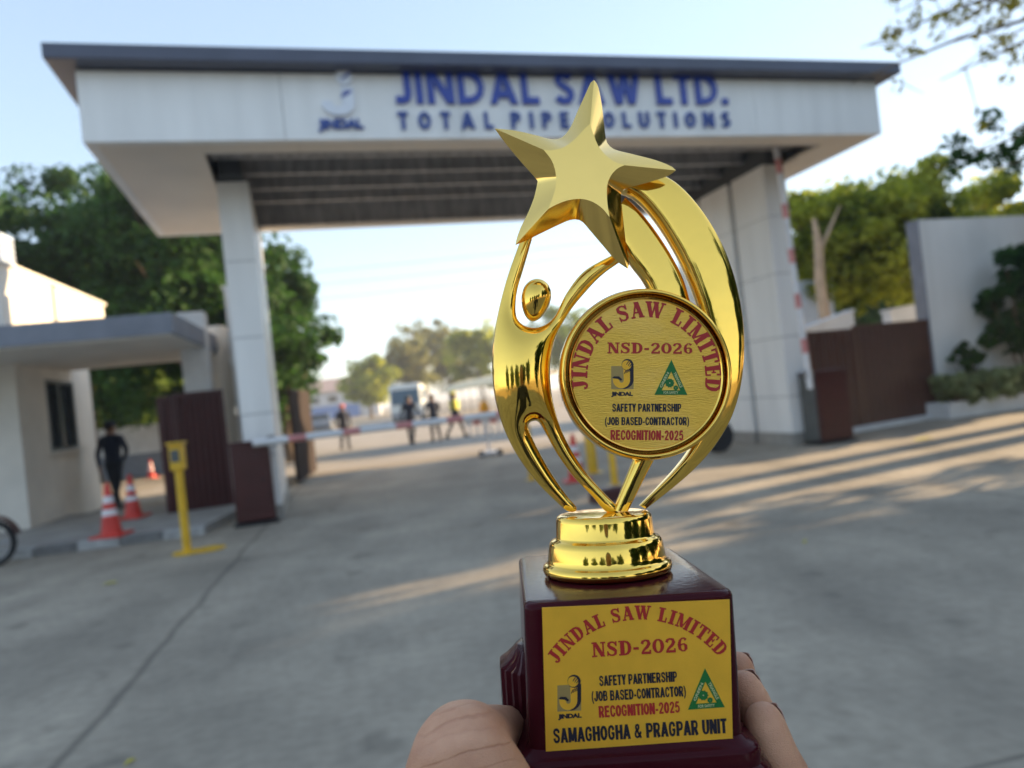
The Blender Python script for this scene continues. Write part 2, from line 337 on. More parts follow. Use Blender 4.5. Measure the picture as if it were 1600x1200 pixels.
# lettering on the fascia
def facade_text(name, txt, quad, m, bold, spacing=1., ext=.03):
    (xl, yb), (xr, yt) = quad
    a = gpl(*quad[0]); b = gpl(*quad[1]); cx, cz = (a.x+b.x)/2, (a.z+b.z)/2
    mb = MB(); fit_text(mb, txt, lambda u, v, n: (cx+u, -.012-n, cz+v), abs(b.x-a.x), abs(b.z-a.z), bold, .02, spacing, depth=ext)
    mb.build(name, m, gate); return cx, cz
def zline(x0, y0, x1, y1):
    return gpl(x0, y0), gpl(x1, y1)
_c = [(.52, .68), (.46, .86), (.30, .93)]
SG = {'J': (.50, [[(.40, 1), (.40, .30), (.36, .14), (.24, .10), (.04, .12)]]), 'I': (.20, [[(.10, 0), (.10, 1)]]), 'N': (.78, [[(.10, 0), (.10, 1)], [(.10, 1), (.68, 0)], [(.68, 0), (.68, 1)]]),
 'D': (.80, [[(.10, 0), (.10, 1)], [(.10, .90), (.34, .90), (.52, .84), (.65, .70), (.70, .5), (.65, .30), (.52, .16), (.34, .10), (.10, .10)]]), 'A': (.88, [[(.12, 0), (.44, 1)], [(.44, 1), (.76, 0)], [(.22, .29), (.66, .29)]]),
 'L': (.54, [[(.10, 0), (.10, 1)], [(.10, .10), (.54, .10)]]), 'S': (.60, [[(.52, .78), (.44, .87), (.30, .91), (.17, .86), (.12, .74), (.18, .62), (.30, .54), (.42, .46), (.50, .36), (.50, .22), (.42, .12), (.28, .09), (.14, .13), (.06, .22)]]),
 'W': (1.12, [[(.10, 1), (.34, 0)], [(.34, 0), (.56, .92)], [(.56, .92), (.78, 0)], [(.78, 0), (1.02, 1)]]), 'T': (.60, [[(.30, 0), (.30, 1)], [(0, .90), (.60, .90)]]), '.': (.24, [[(.12, 0), (.12, .20)]]),
 'O': (.74, [[(.37+.27*math.cos(R_(t)), .5+.40*math.sin(R_(t))) for t in range(0, 361, 20)]]), 'P': (.60, [[(.10, 0), (.10, 1)], [(.10, .90), (.34, .90), (.47, .84), (.51, .70), (.47, .56), (.34, .50), (.10, .50)]]),
 'E': (.54, [[(.10, 0), (.10, 1)], [(.10, .90), (.54, .90)], [(.10, .5), (.50, .5)], [(.10, .10), (.54, .10)]]), 'U': (.72, [[(.10, 1), (.10, .38), (.15, .20), (.25, .11), (.36, .09), (.47, .11), (.57, .20), (.62, .38), (.62, 1)]]), ' ': (.42, [])}
def sign_line(word_groups, x0, x1, z0, z1, sw, gap, m, depth, space=.42):
    """raised letters: constant stroke width, laid out between x0..x1 on the facade plane"""
    txt = ' '.join(word_groups); H = z1-z0
    adv = lambda c: space if c == ' ' else SG[c][0]+gap
    k = (x1-x0)/((sum(adv(c) for c in txt)-gap)*H); x = x0
    for w in word_groups:
        mb = MB()
        for ch in w:
            for si, pts in enumerate(SG[ch][1]):
                q = [(x+u*H*k, z0+v*H) for u, v in pts]; n = len(q); h = sw*H/2; fr_, bk_ = [], []; yf = -depth-si*.0015
                for i in range(n):
                    a_ = q[max(0, i-1)]; c_2 = q[min(n-1, i+1)]; dx, dz = c_2[0]-a_[0], c_2[1]-a_[1]; l = math.hypot(dx, dz)
                    o = (h*l/abs(dz)*math.copysign(1, dz), 0) if n == 2 and abs(dz) > .5*l else (dz/l*h, -dx/l*h)
                    fr_ += [(q[i][0]+o[0], yf, q[i][1]+o[1]), (q[i][0]-o[0], yf, q[i][1]-o[1])]
                bk_ = [(p[0], -.002, p[2]) for p in fr_]; m2 = 2*n; fs = []
                for i in range(n-1):
                    A0, B0, A1, B1 = 2*i, 2*i+1, 2*i+2, 2*i+3
                    fs += [(A0, A1, B1, B0), (A0+m2, B0+m2, B1+m2, A1+m2), (A0, A0+m2, A1+m2, A1), (B0, B1, B1+m2, B0+m2)]
                fs += [(0, 1, 1+m2, m2), (m2-2, 2*m2-2, 2*m2-1, m2-1)]
                mb.add(fr_+bk_, fs)
            x += adv(ch)*H*k
        x += adv(' ')*H*k - (0)
        mb.build('lettering', m, gate)
a0, a1 = gpl(617, 163), gpl(1137, 163); zt = (gpl(640, 110).z + gpl(1120, 116).z)/2; zb = (gpl(640, 164).z + gpl(1120, 164).z)/2
sign_line(['JINDAL', 'SAW', 'LTD.'], a0.x, a1.x, zb, zt, .20, .13, M['sign_blue'], .045, .40)
a0, a1 = gpl(623, 203), gpl(1140, 200); zt = (gpl(630, 177).z + gpl(1130, 175).z)/2; zb = (gpl(630, 203).z + gpl(1130, 200).z)/2
sign_line(['TOTAL', 'PIPE', 'SOLUTIONS'], a0.x, a1.x, zb, zt, .21, .62, M['sign_navy'], .04, .55)
a0, a1 = gpl(498, 207), gpl(569, 207); zt, zb = gpl(530, 187).z, gpl(530, 207).z
mb = MB(); fit_text(mb, 'JiNDAL', lambda u, v, n: ((a0.x+a1.x)/2+u, -.01-n, (zt+zb)/2+v), a1.x-a0.x, zt-zb, .05, .02, .95, depth=.03)
mb.build('lettering', M['sign_navy'], gate)
def jshape(n=14):
    """outline (u,v) of the hooked j stroke, unit box 1 x 1"""
    o = [(.62, 1.0), (1.0, 1.0), (1.0, .42)]
    o += [(.5+.5*math.cos(t), .42+.42*math.sin(t)) for t in np.linspace(0, -math.pi*.98, n)]
    o += [(.05, .5), (.34, .47)]
    o += [(.48+.15*math.cos(t), .42+.13*math.sin(t)) for t in np.linspace(-math.pi*.95, 0, n)]
    return o
e0, e1 = gpl(504, 182), gpl(551, 137); ew, eh = e1.x-e0.x, e1.z-e0.z
js = [(e0.x+u*ew, e0.z+v*eh) for u, v in jshape()]
em = MB(); em.prism(js, -.05, -.004, 0)
cd = gpl(537, 122); r = .105
em.prism([(cd.x+r*math.cos(t), cd.z+r*math.sin(t)) for t in np.linspace(0, 2*math.pi, 28, endpoint=False)], -.05, -.004, 0)
for q in range(4):       # blue dashes across the dot and the stem
    x0 = cd.x+.0+q*.018; em.prism([(x0-.05, cd.z-.05+q*.012), (x0+.045, cd.z+.05+q*.004), (x0+.055, cd.z+.045+q*.004), (x0-.038, cd.z-.056+q*.012)], -.056, -.0505, 1)
    x1 = e1.x-.15+q*.028; em.prism([(x1-.02, e1.z-.15+q*.012), (x1+.04, e1.z-.05), (x1+.052, e1.z-.055), (x1-.008, e1.z-.158+q*.012)], -.056, -.0505, 1)
em.build('emblem', [M['sign_white'], M['sign_blue']], gate)

# ================================================================== BARRIERS
def boom_cabinet(name, c, label, d=(.52, .44, 1.2)):
    t = empty(name, (c[0], c[1], .008), GA); tag(t, label, 'boom barrier')
    b = MB(); b.box((0, 0, d[2]/2+.03), (d[0], d[1], d[2]-.06)); b.build('cabinet', M['maroon'], t, bevel=.015)
    b = MB(); b.box((0, 0, d[2]+.02), (d[0]+.04, d[1]+.04, .045)); b.build('lid', M['maroon'], t, bevel=.012)
    b = MB(); b.box((0, 0, .02), (d[0]+.08, d[1]+.08, .03)); b.build('base_plate', M['black'], t)
    b = MB(); b.box((.0, -d[1]/2-.006, d[2]*.52), (d[0]-.1, .012, d[2]*.7)); h = b.build('door', M['maroon'], t, bevel=.004)
    b = MB(); b.lathe([(.018, 0), (.018, .02)], (.14, -d[1]/2-.012, d[2]*.55), 12, ax='Y'); b.build('lock', M['black'], h)
    return t
def boom_arm(t, length, axis, z, x0, y0=0., n=9, first=.3, gap=.78, red=.26, r=.042):
    a = MB(); pos = -.25; segs = []; p = first; segs.append((pos, p, 0))
    while p < length:
        q = min(length, p+red); segs.append((p, q, 1)); p = q
        q = min(length, p+gap); segs.append((p, q, 0)); p = q
    ax = Vector(axis).normalized()
    for s0, s1, m in segs:
        if s1-s0 > .01: a.tube([Vector((x0, y0, z))+ax*s0, Vector((x0, y0, z))+ax*s1], r if m == 0 else r+.001, 14, m)
    a.build('arm', [M['boom_white'], M['boom_red']], t, smooth=40)
    b = MB(); b.lathe([(.09, 0), (.09, .07)], Vector((x0, y0+.05, z)), 20, ax='Y'); b.build('pivot', M['steel'], t)
pL = G(400, 822); pL = Vector((pL.x-.02, pL.y+.14, 0))
bl = boom_cabinet('boom_barrier', pL, 'boom barrier by the left pillar with maroon cabinet and red striped white arm lowered', (.52, .26, 1.13))
loc = Matrix.Rotation(-GA, 3, 'Z') @ (D(425, 690, pL.y-.22) - pL)
d_ = Matrix.Rotation(-GA, 3, 'Z') @ (Vector((D(752, 651, 10.85) - D(425, 690, pL.y-.22))).normalized())
boom_arm(bl, 3.75, d_, loc.z, loc.x, loc.y, first=.22, gap=.50, red=.24, r=.05)
pR = G(1300, 694); pR = Vector((pR.x+.07, pR.y+.22, 0))
br = boom_cabinet('boom_barrier', pR, 'boom barrier by the right pillar with maroon cabinet and striped white arm raised upright', (.66, .40, 1.2))
b0 = D(1263, 585, pR.y-.32); b1 = D(1213, 232, pR.y-.32)
loc = Matrix.Rotation(-GA, 3, 'Z') @ (b0 - pR); d_ = Matrix.Rotation(-GA, 3, 'Z') @ (b1-b0)
boom_arm(br, d_.length, d_, loc.z, loc.x, loc.y, first=.35, gap=.52, red=.24, r=.05)
b = MB(); b.box((-.355, -.02, .62), (.05, .34, 1.1)); b.build('side_panel', M['window_frame'], br, bevel=.01)

# ================================================================== KIOSK
def off(p, s, t, z=0): # move along gate axes
    return Vector((p.x + s*.961 - t*.276, p.y + s*.276 + t*.961, p.z+z))
KA = GA - R_(4)
kw = Vector((-8.01, 11.94, 0))
ks = empty('guard_kiosk', kw, KA); tag(ks, 'cream guard kiosk with a dark framed window and a slate edged flat awning roof', 'kiosk')
b = MB(); wl = 5.0
win = [(.72, 1.52)]     # window along local +y, on the right-hand wall (x = 0 plane)
wz0, wz1 = 1.31, 2.60
def wallx(mb, x, y0, y1, z0, z1, hy0, hy1, hz0, hz1, t=.2, mi=0):
    for (a0, a1, c0, c1) in ((y0, hy0, z0, z1), (hy1, y1, z0, z1), (hy0, hy1, z0, hz0), (hy0, hy1, hz1, z1)):
        mb.box((x-t/2, (a0+a1)/2, (c0+c1)/2), (t, a1-a0, c1-c0), mi=mi)
wallx(b, 0, 0, 3.45, 0, 3.0, 1.15, 2.45, wz0, wz1)
b.box((-2.1, 3.35, 1.5), (3.8, .2, 3.0)); b.box((-2.1, .1, 1.5), (3.8, .2, 3.0)); b.box((-4.1, 1.72, 1.5), (.2, 3.0, 3.0))
b.build('wall', M['cream'], ks)
b = MB(); b.box((-2.05, 2.3, 3.72), (4.1, 5.0, 1.4)); b.build('upper_wall', M['cream'], ks)
b = MB(); b.box((-2.05, 2.3, 4.45), (4.2, 5.1, .06)); b.build('parapet_cap', M['cream'], ks)
b = MB(); b.tube([(.03, 1.9, 3.1), (.03, 1.9, 4.4)], .025, 8); b.build('drainpipe', M['slab_edge'], ks)
f = MB()
wc = 1.80
for (cy, cz, dy, dz) in ((wc, wz0+.03, 1.3, .06), (wc, wz1-.03, 1.3, .06), (1.18, (wz0+wz1)/2, .06, wz1-wz0-.12), (2.42, (wz0+wz1)/2, .06, wz1-wz0-.12), (wc-.1, (wz0+wz1)/2, .05, wz1-wz0-.12)):
    f.box((-.06, cy, cz), (.14, dy, dz))
wf = f.build('window', M['window_frame'], ks)
f = MB(); f.box((-.10, wc, (wz0+wz1)/2), (.012, 1.2, wz1-wz0-.12)); f.build('pane', M['glass_dark'], wf)
f = MB(); f.box((.04, wc, wz0-.03), (.14, 1.42, .05)); f.build('sill', M['cream'], wf)
# awning slab that shelters the walkway
e0_ = D(268, 492, 10.55); slx = Matrix.Rotation(-KA, 3, 'Z') @ (Vector((e0_.x, e0_.y, 0))-kw)
b = MB(); b.box((slx.x-3.5, slx.y+2.25, 2.99), (7.0, 4.5, .30), mi=0); b.box((slx.x-3.5, slx.y+2.25, 2.825), (6.9, 4.4, .03), mi=1)
b.build('awning', [M['slab_edge'], M['cream']], ks)
# white gate piers beside the walkway
def pier(px0, px1, ytop, Y, label, m, cyl=False):
    a = D(px0, ytop, Y); c = D(px1, ytop, Y); w = c.x-a.x
    t = empty('gate_pier', ((a.x+c.x)/2, Y+w/2, 0), GA); tag(t, label, 'pier', 'piers beside the walkway gate')
    b = MB()
    if cyl: b.lathe([(w/2, 0), (w/2, a.z-.05), (w/2-.04, a.z)], n=32)
    else: b.box((0, 0, a.z/2), (w, w, a.z))
    b.build('shaft', m, t, smooth=40 if cyl else None, bevel=0 if cyl else .02)
    b = MB()
    if cyl: b.lathe([(w/2+.02, 0), (w/2+.02, .2)], n=32)
    else: b.box((0, 0, .1), (w+.05, w+.05, .2))
    b.build('plinth', M['stone'], t)
pier(271, 311, 490, 12.75, 'square white pier standing at the end of the awning, behind the maroon gate', M['white_paint'])
pier(312, 347, 511, 13.9, 'round cream pier between the square white pier and the left gate pillar', M['cream'], True)
GW = empty('added_shade_wall', (-4.93, 13.38, 0), R_(103)); tag(GW, 'added white wall hidden behind the round cream pier and left gate pillar, shading the kiosk', 'wall')  # unseen wall, added to keep the low sun off the kiosk wall
b = MB(); b.box((2.2, 0, 1.95), (4.4, .2, 3.9)); b.build('panel', M['white_paint'], GW)
b = MB(); b.box((2.2, 0, 3.93), (4.44, .26, .06)); b.build('coping', M['white_paint'], GW)
# low boundary wall beyond the walkway
wA, wB = G(150, 752), G(330, 736)
def wall_seg(name, A, B, h, m, label, th=.2, band=None, cat='wall', coping=.0):
    d = B-A; t = empty(name, (A.x, A.y, 0), math.atan2(d.y, d.x)); tag(t, label, cat); L = math.hypot(d.x, d.y)
    b = MB(); z0 = band[0] if band else 0
    b.box((L/2, th/2, (z0+h)/2), (L, th, h-z0)); b.build('panel', m, t)
    if band:
        b = MB(); b.box((L/2, th/2, band[0]/2), (L, th+.03, band[0])); b.build('skirting', band[1], t)
    if coping:
        b = MB(); b.box((L/2, th/2, h+coping/2), (L+.04, th+.06, coping)); b.build('coping', m, t)
    return t
wall_seg('boundary_wall', Vector((-16.5, 24.6, 0)), Vector((-7.5, 26.3, 0)), 1.75, M['white_paint'], 'low white wall with a grey painted band, seen through the walkway under the awning', band=(.78, M['wall_grey']))

# ================================================================== GATE LEAVES
def sheet_gate(name, A, B, h, m, label, ribs=14, group='corrugated gate leaves', leaf=None):
    d = B-A; t = empty(name, (A.x, A.y, .06), math.atan2(d.y, d.x)); tag(t, label, 'gate leaf', group); L = math.hypot(d.x, d.y)
    b = MB(); n = ribs*4; prof = []
    for i in range(n+1):
        prof.append((L*i/n, (0, 0, -.03, -.03)[i % 4]))
    vs = [(x, y, 0.05) for x, y in prof] + [(x, y, h-.05) for x, y in prof] + [(x, y+.02, .05) for x, y in prof] + [(x, y+.02, h-.05) for x, y in prof]
    k = n+1; fs = []
    for i in range(n): fs += [(i, i+1, k+i+1, k+i), (2*k+i+1, 2*k+i, 3*k+i, 3*k+i+1)]
    b.add(vs, fs); b.build('sheet', m, t)
    f = MB()
    for zc in (.03, h-.03): f.box((L/2, 0.01, zc), (L, .07, .06))
    for xc in (.03, L-.03): f.box((xc, .01, h/2), (.06, .068, h-.12))
    f.build('frame', m, t); 
    for xc in (L*.2, L*.8):
        w = MB(); w.lathe([(.05, -.02), (.05, .02)], (xc, .01, -.01), 14, ax='Y'); w.build('roller', M['black'], t)
    return t
gA, gB = G(290, 808), G(366, 800)
sheet_gate('sliding_gate', D(288, 808, 12.0).xy.to_3d(), D(368, 802, 12.25).xy.to_3d(), 1.98, M['maroon'], 'dark maroon corrugated gate leaf standing left of the left boom cabinet', 8)
a_, c_ = D(263, 808, 11.95), D(287, 806, 12.0)
sheet_gate('sliding_gate', a_.xy.to_3d(), c_.xy.to_3d(), 1.95, M['maroon'], 'narrow plain maroon gate leaf behind the yellow card reader post', 2)
sheet_gate('swing_gate', Vector((-4.72, 15.6, 0)), Vector((-5.15, 18.6, 0)), 2.0, M['dark_gate'], 'dark brown gate leaf swung open just inside the left pillar', 10)
q0, q1 = Vector((5.50, 13.55, 0)), Vector((6.62, 14.1, 0)); q2 = Vector((8.72, 15.10, 0))
sheet_gate('sliding_gate', q0, q1, 1.90, M['brown_gate'], 'dark brown gate leaf right behind the right boom cabinet', 6)
sheet_gate('sliding_gate', q1, q2, 1.95, M['brown_gate'], 'wide brown corrugated gate leaf beside the tall white wall', 14)
b = MB(); d = q2-q0; b.box(((q0.x+q2.x)/2-.05, (q0.y+q2.y)/2-.12, .05), (d.length, .14, .09), math.atan2(d.y, d.x))
struct(b.build('gate_track', M['white_paint']))

# ================================================================== RIGHT HAND WALLS
tw = wall_seg('tall_wall', Vector((8.60, 15.0, 0)), off(Vector((8.60, 15.0, 0)), 9.5, .3), 4.05, M['white_wall'], 'tall plain white rendered wall with a slate end face behind the planter', th=.28)
b = MB(); b.box((-.008, .14, 2.03), (.018, .30, 4.06)); b.build('end_panel', M['slab_edge'], tw)
pA = D(1470, 655, 14.35); 
pl_ = empty('planter', (pA.x+.15, 14.35, 0), GA); tag(pl_, 'long low white planter full of clipped shrubs at the foot of the tall white wall', 'planter')
b = MB(); b.box((4, 0, .16), (8, .1, .32)); b.box((4, .55, .16), (8, .1, .32)); b.box((.05, .275, .16), (.1, .45, .32)); b.build('wall', M['white_paint'], pl_)
b = MB(); b.box((4.05, .275, .13), (7.8, .45, .26)); b.build('soil', M['earth'], pl_)
def block(name, x0, x1, y0, y1, Y, label, m, th=.25, slope=0, cat='wall'):
    a = D(x0, y0, Y); c = D(x1, y0, Y); zt = D((x0+x1)/2, y0, Y).z
    t = empty(name, (a.x, Y, 0), GA); tag(t, label, cat); L = (c.x-a.x)/.961
    b = MB(); za, zc = zt-slope/2, zt+slope/2
    b.prism([(0, 0), (L, 0), (L, zc), (0, za)], 0, th); b.build('panel', m, t)
    b = MB(); b.prism([(-.03, za), (L+.03, zc), (L+.03, zc+.06), (-.03, za+.06)], -.03, th+.03); b.build('coping', m, t)
    return t
block('site_wall', 1236, 1308, 440, 500, 21, 'pale blue white block wall rising behind the sunlit tree trunk side of the right gate', M['pale_blue'])
block('site_wall', 1240, 1350, 503, 530, 17.5, 'low cream wall with a sloping top just above the right brown gate', M['white_paint'], slope=.42)
block('site_wall', 1390, 1452, 481, 510, 17.0, 'short cream wall block touching the slate end of the tall wall', M['white_paint'], slope=.08)

# ================================================================== STREET FURNITURE
def cone(p, h, label, group='red traffic cones'):
    t = empty('traffic_cone', p); tag(t, label, 'traffic cone', group); s = h/.70
    def rr(z): return (.135 - .105*(z/.68))*s
    b = MB(); b.lathe([(rr(.03), .03*s), (rr(.25), .25*s), (rr(.46), .46*s), (rr(.68), .68*s), (.02*s, .70*s)], n=28)
    b.build('body', M['cone_red'], t, smooth=40)
    b = MB(); b.lathe([(rr(.28)+.003, .28*s), (rr(.36)+.003, .36*s)], n=28); b.build('sleeve', M['reflect'], t, smooth=40)
    b = MB(); b.lathe([(rr(.44)+.003, .44*s), (rr(.53)+.003, .53*s)], n=28); b.build('sleeve', M['reflect'], t, smooth=40)
    b = MB(); b.box((0, 0, .018*s), (.40*s, .40*s, .034*s)); b.build('base', M['cone_red'], t, bevel=.01)
    return t
cone(G(175, 838, KZ), .72, 'nearest red cone with white sleeves on the pavement before the kiosk')
cone(G(209, 809, KZ), .70, 'red traffic cone just right of the guard in dark uniform')
cone(G(237, 747), .62, 'small far red cone in front of the grey banded low wall')
cone(G(902, 752), .72, 'red and white cone seen between the trophy figure and its round medallion')
yp = G(293, 864, .010); t = empty('card_reader_post', yp); tag(t, 'yellow card reader post with a box on top standing on a round yellow base', 'card reader')
b = MB(); b.tube([(0, 0, .02), (0, 0, 1.02)], .047, 18); b.build('post', M['yellow'], t, smooth=40)
b = MB(); b.box((0, .0, 1.12), (.15, .12, .30)); hb = b.build('reader_box', M['yellow'], t, bevel=.015)
b = MB(); b.box((0, .0, 1.285), (.19, .17, .025)); b.build('lid', M['yellow'], hb, bevel=.008)
b = MB(); b.box((0, -.064, 1.14), (.10, .008, .14)); b.build('keypad', M['window_frame'], hb)
b = MB(); b.lathe([(.16, 0), (.16, .018), (.06, .03)], n=28); b.build('base_plate', M['yellow'], t, smooth=30)
b = MB(); b.lathe([(.20, 0.0), (.20, .006)], (.20, .10, .001), n=28); b.build('painted_pad', M['yellow'], t)
def bollard(px, py, h, label, r=.055):
    t = empty('bollard', G(px, py)); tag(t, label, 'bollard', 'yellow bollards in the gateway')
    b = MB(); b.tube([(0, 0, 0), (0, 0, h-.03), (0, 0, h)], [r, r, r*.7], 18); b.build('post', M['yellow'], t, smooth=40)
    b = MB(); b.lathe([(r*2.2, 0), (r*2.2, .015)], n=20); b.build('base_plate', M['yellow'], t)
bollard(832, 750, .92, 'yellow bollard seen through the leg gap of the trophy figure')
bollard(927, 739, .95, 'thick yellow bollard beside the red and white cone', .085)
bollard(961, 758, .85, 'slim yellow bollard below the left edge of the trophy medallion', .05)
mp_ = G(960, 786); t = empty('wheel_stop', mp_, GA); tag(t, 'low dark maroon block on the concrete behind the trophy pedestal', 'wheel stop')
b = MB(); b.prism([(-.22, 0), (.22, 0), (.19, .17), (-.19, .17)], 0, .3); b.build('block', M['maroon'], t, bevel=.02)
b = MB(); b.box((0, .15, .175), (.30, .20, .012)); b.build('cap', M['maroon'], t)
# barricade with an amber lamp
bp_ = G(765, 712); t = empty('barricade', bp_, .1); tag(t, 'red and white barricade stand with an amber warning lamp on wheels', 'barricade')
b = MB(); b.tube([(0, 0, .08), (0, 0, 1.12)], .03, 12); b.build('post', M['boom_white'], t)
b = MB()
for i in range(7): b.box((-.42+i*.2, -.05, .86), (.19, .03, .18), mi=i % 2)
b.build('board', [M['boom_white'], M['boom_red']], t)
b = MB()
for i in range(8): b.box((-.4+i*.17, -.05, .60), (.05, .02, .30))
b.build('fringe', M['boom_white'], t)
b = MB(); b.lathe([(.10, 1.05), (.115, 1.1), (.115, 1.24), (.06, 1.32)], n=20); b.build('lamp', M['amber'], t, smooth=50)
b = MB(); b.box((0, 0, .07), (.5, .5, .06)); b.build('base', M['boom_white'], t)
for x in (-.2, .24):
    b = MB(); b.lathe([(.075, -.03), (.075, .03)], (x, -.22, .08), 16, ax='Y'); b.build('wheel', M['black'], t)
# old tyre leaning at the foot of the right pillar
ty = D(1122, 688, 13.0); t = empty('tyre', (ty.x, 13.0, 0), GA); tag(t, 'black rubber tyre standing beside the right gate pillars', 'tyre')
b = MB()
pr = [(.17, -.07), (.22, -.09), (.27, -.08), (.295, -.045), (.30, 0), (.295, .045), (.27, .08), (.22, .09), (.17, .07)]
n = 32; vs = [Vector((r*math.cos(2*math.pi*i/n), y, .30+r*math.sin(2*math.pi*i/n))) for i in range(n) for r, y in pr]; k = len(pr)
b.add(vs, [(i*k+j, ((i+1) % n)*k+j, ((i+1) % n)*k+(j+1) % k, i*k+(j+1) % k) for i in range(n) for j in range(k)]); b.build('tread', M['black'], t, smooth=40)
b = MB(); b.lathe([(.175, -.05), (.175, .05)], (0, 0, .30), 24, ax='Y'); b.build('rim', M['black'], t)
# rooftop unit on the kiosk
up_ = D(2, 412, 11.9); t = empty('air_conditioner', (up_.x-.86, 12.6, 4.49), KA); tag(t, 'grey louvred air conditioner on the kiosk roof at the left edge', 'air conditioner')
b = MB(); b.box((0, 0, .33), (.95, .5, .60)); b.build('casing', M['pale_blue'], t, bevel=.02)
b = MB()
for i in range(5): b.box((.482, 0, .12+i*.1), (.02, .4, .04))
b.build('louvre', M['slab_edge'], t)
b = MB(); b.box((0, 0, .015), (.9, .55, .03)); b.build('feet', M['black'], t)
# motorcycle, only its front wheel reaches into the frame
mc = Vector((-6.62, 9.12, .008)); t = empty('motorcycle', mc, R_(8)); tag(t, 'parked motorcycle at the left edge with only its front wheel showing', 'motorcycle')
def wheel(x):
    b = MB(); n = 32; pr = [(.235, -.03), (.27, -.045), (.29, -.02), (.295, 0), (.29, .02), (.27, .045), (.235, .03)]; k = len(pr)
    vs = [Vector((x+r*math.cos(2*math.pi*i/n), y, .295+r*math.sin(2*math.pi*i/n))) for i in range(n) for r, y in pr]
    b.add(vs, [(i*k+j, ((i+1) % n)*k+j, ((i+1) % n)*k+(j+1) % k, i*k+(j+1) % k) for i in range(n) for j in range(k)]); w = b.build('wheel', M['black'], t, smooth=40)
    b = MB(); b.lathe([(.05, -.05), (.05, .05)], (x, 0, .295), 16, ax='Y')
    for i in range(6):
        a = math.pi*i/3; b.tube([(x+.04*math.cos(a), 0, .295+.04*math.sin(a)), (x+.24*math.cos(a), 0, .295+.24*math.sin(a))], .014, 8)
    b.build('rim', M['steel'], w)
wheel(0); wheel(-1.25)
for y in (-.07, .07):
    b = MB(); b.tube([(0, y, .295), (-.28, y, .95)], .022, 10); b.build('fork', M['steel'], t, smooth=40)
b = MB(); vs = []
for i in range(13):
    a = R_(15+i*11); vs += [(.33*math.cos(a), -.06, .295+.33*math.sin(a)), (.33*math.cos(a), .06, .295+.33*math.sin(a)), (.34*math.cos(a), .06, .295+.34*math.sin(a)), (.34*math.cos(a), -.06, .295+.34*math.sin(a))]
b.add(vs, [(i*4+j, i*4+(j+1) % 4, i*4+4+(j+1) % 4, i*4+4+j) for i in range(12) for j in range(4)]); b.build('mudguard', M['maroon'], t)
b = MB(); b.tube([(-.30, -.36, 1.02), (-.27, -.15, 1.0), (-.27, .15, 1.0), (-.30, .36, 1.02)], .016, 8); b.build('handlebar', M['black'], t)
b = MB(); b.sphere((-.16, 0, .86), (.09, .08, .09)); b.build('headlight', M['lamp_white'], t, smooth=80)
b = MB(); b.sphere((-.52, 0, .80), (.26, .13, .13)); b.build('fuel_tank', M['maroon'], t, smooth=80)
b = MB(); b.sphere((-.98, 0, .78), (.36, .12, .06)); b.build('seat', M['black'], t, smooth=80)
b = MB(); b.box((-.6, 0, .42), (.34, .22, .34)); b.tube([(-.3, 0, .9), (-.42, 0, .3), (-.8, 0, .28), (-1.25, 0, .295)], .03, 8); b.tube([(-.5, .12, .25), (-1.4, .14, .32)], .04, 10); b.build('engine', M['steel'], t)
# fallen leaves
def leaf_on_ground(px, py, sz, rz, label):
    p = G(px, py, .012); b = MB()
    b.add([(-sz, 0, .0), (-sz*.3, sz*.35, .012), (sz*.5, sz*.3, .014), (sz, 0, .004), (sz*.5, -sz*.3, .012), (-sz*.3, -sz*.35, .010), (0, 0, .003)], [(0, 6, 1), (1, 6, 2), (2, 6, 3), (3, 6, 4), (4, 6, 5), (5, 6, 0)])
    o = b.build('fallen_leaf', M['fallen']); o.location = p; o.rotation_euler = (0, 0, rz); tag(o, label, 'leaf', 'yellow leaves fallen on the concrete')
leaf_on_ground(172, 912, .075, .3, 'single yellow leaf lying on the concrete below the yellow card reader post')
leaf_on_ground(203, 1192, .03, 1., 'tiny yellowish leaf on the concrete at the bottom edge of the photo')
leaf_on_ground(1443, 686, .20, .2, 'bright yellow clump of fallen leaf in the sun streak before the right gate')
leaf_on_ground(1258, 847, .04, .9, 'small yellow leaf on the shaded concrete right of the trophy')

# ================================================================== FAR BACKGROUND
def wheel_y(mb, x, y, r, w=.22):
    mb.lathe([(r, -w/2), (r, w/2)], (x, y, r), 20, ax='Y')
bs = G(641, 658); bs = D(637, 657, 58.0); t = empty('bus', (bs.x, 58, 0), R_(-90+4)); tag(t, 'pale bus with a big blue windscreen parked beyond the barrier', 'bus')
# local +x = front (towards camera)
b = MB(); b.box((-4.2, 0, 1.72), (8.4, 2.5, 2.7)); b.build('body', M['bus_white'], t, bevel=.18)
b = MB(); b.box((.012, 0, 2.05), (.06, 2.2, 1.15)); b.build('windscreen', M['bus_blue'], t, bevel=.02)
for i in range(5):
    for s in (-1, 1):
        b = MB(); b.box((-1.2-i*1.5, s*1.255, 2.15), (1.3, .03, .85)); b.build('window', M['glass_dark'], t)
b = MB(); b.box((.03, 0, .62), (.12, 2.4, .35)); b.build('bumper', M['wall_grey'], t, bevel=.03)
for s in (-1, 1):
    b = MB(); b.sphere((.02, s*.92, .98), (.08, .2, .14)); b.build('headlight', M['lamp_white'], t, smooth=80)
    for x in (-1.6, -6.6):
        b = MB(); b.lathe([(.48, -.14), (.48, .14)], (x, s*1.1, .48), 22, ax='Y'); b.build('wheel', M['black'], t)
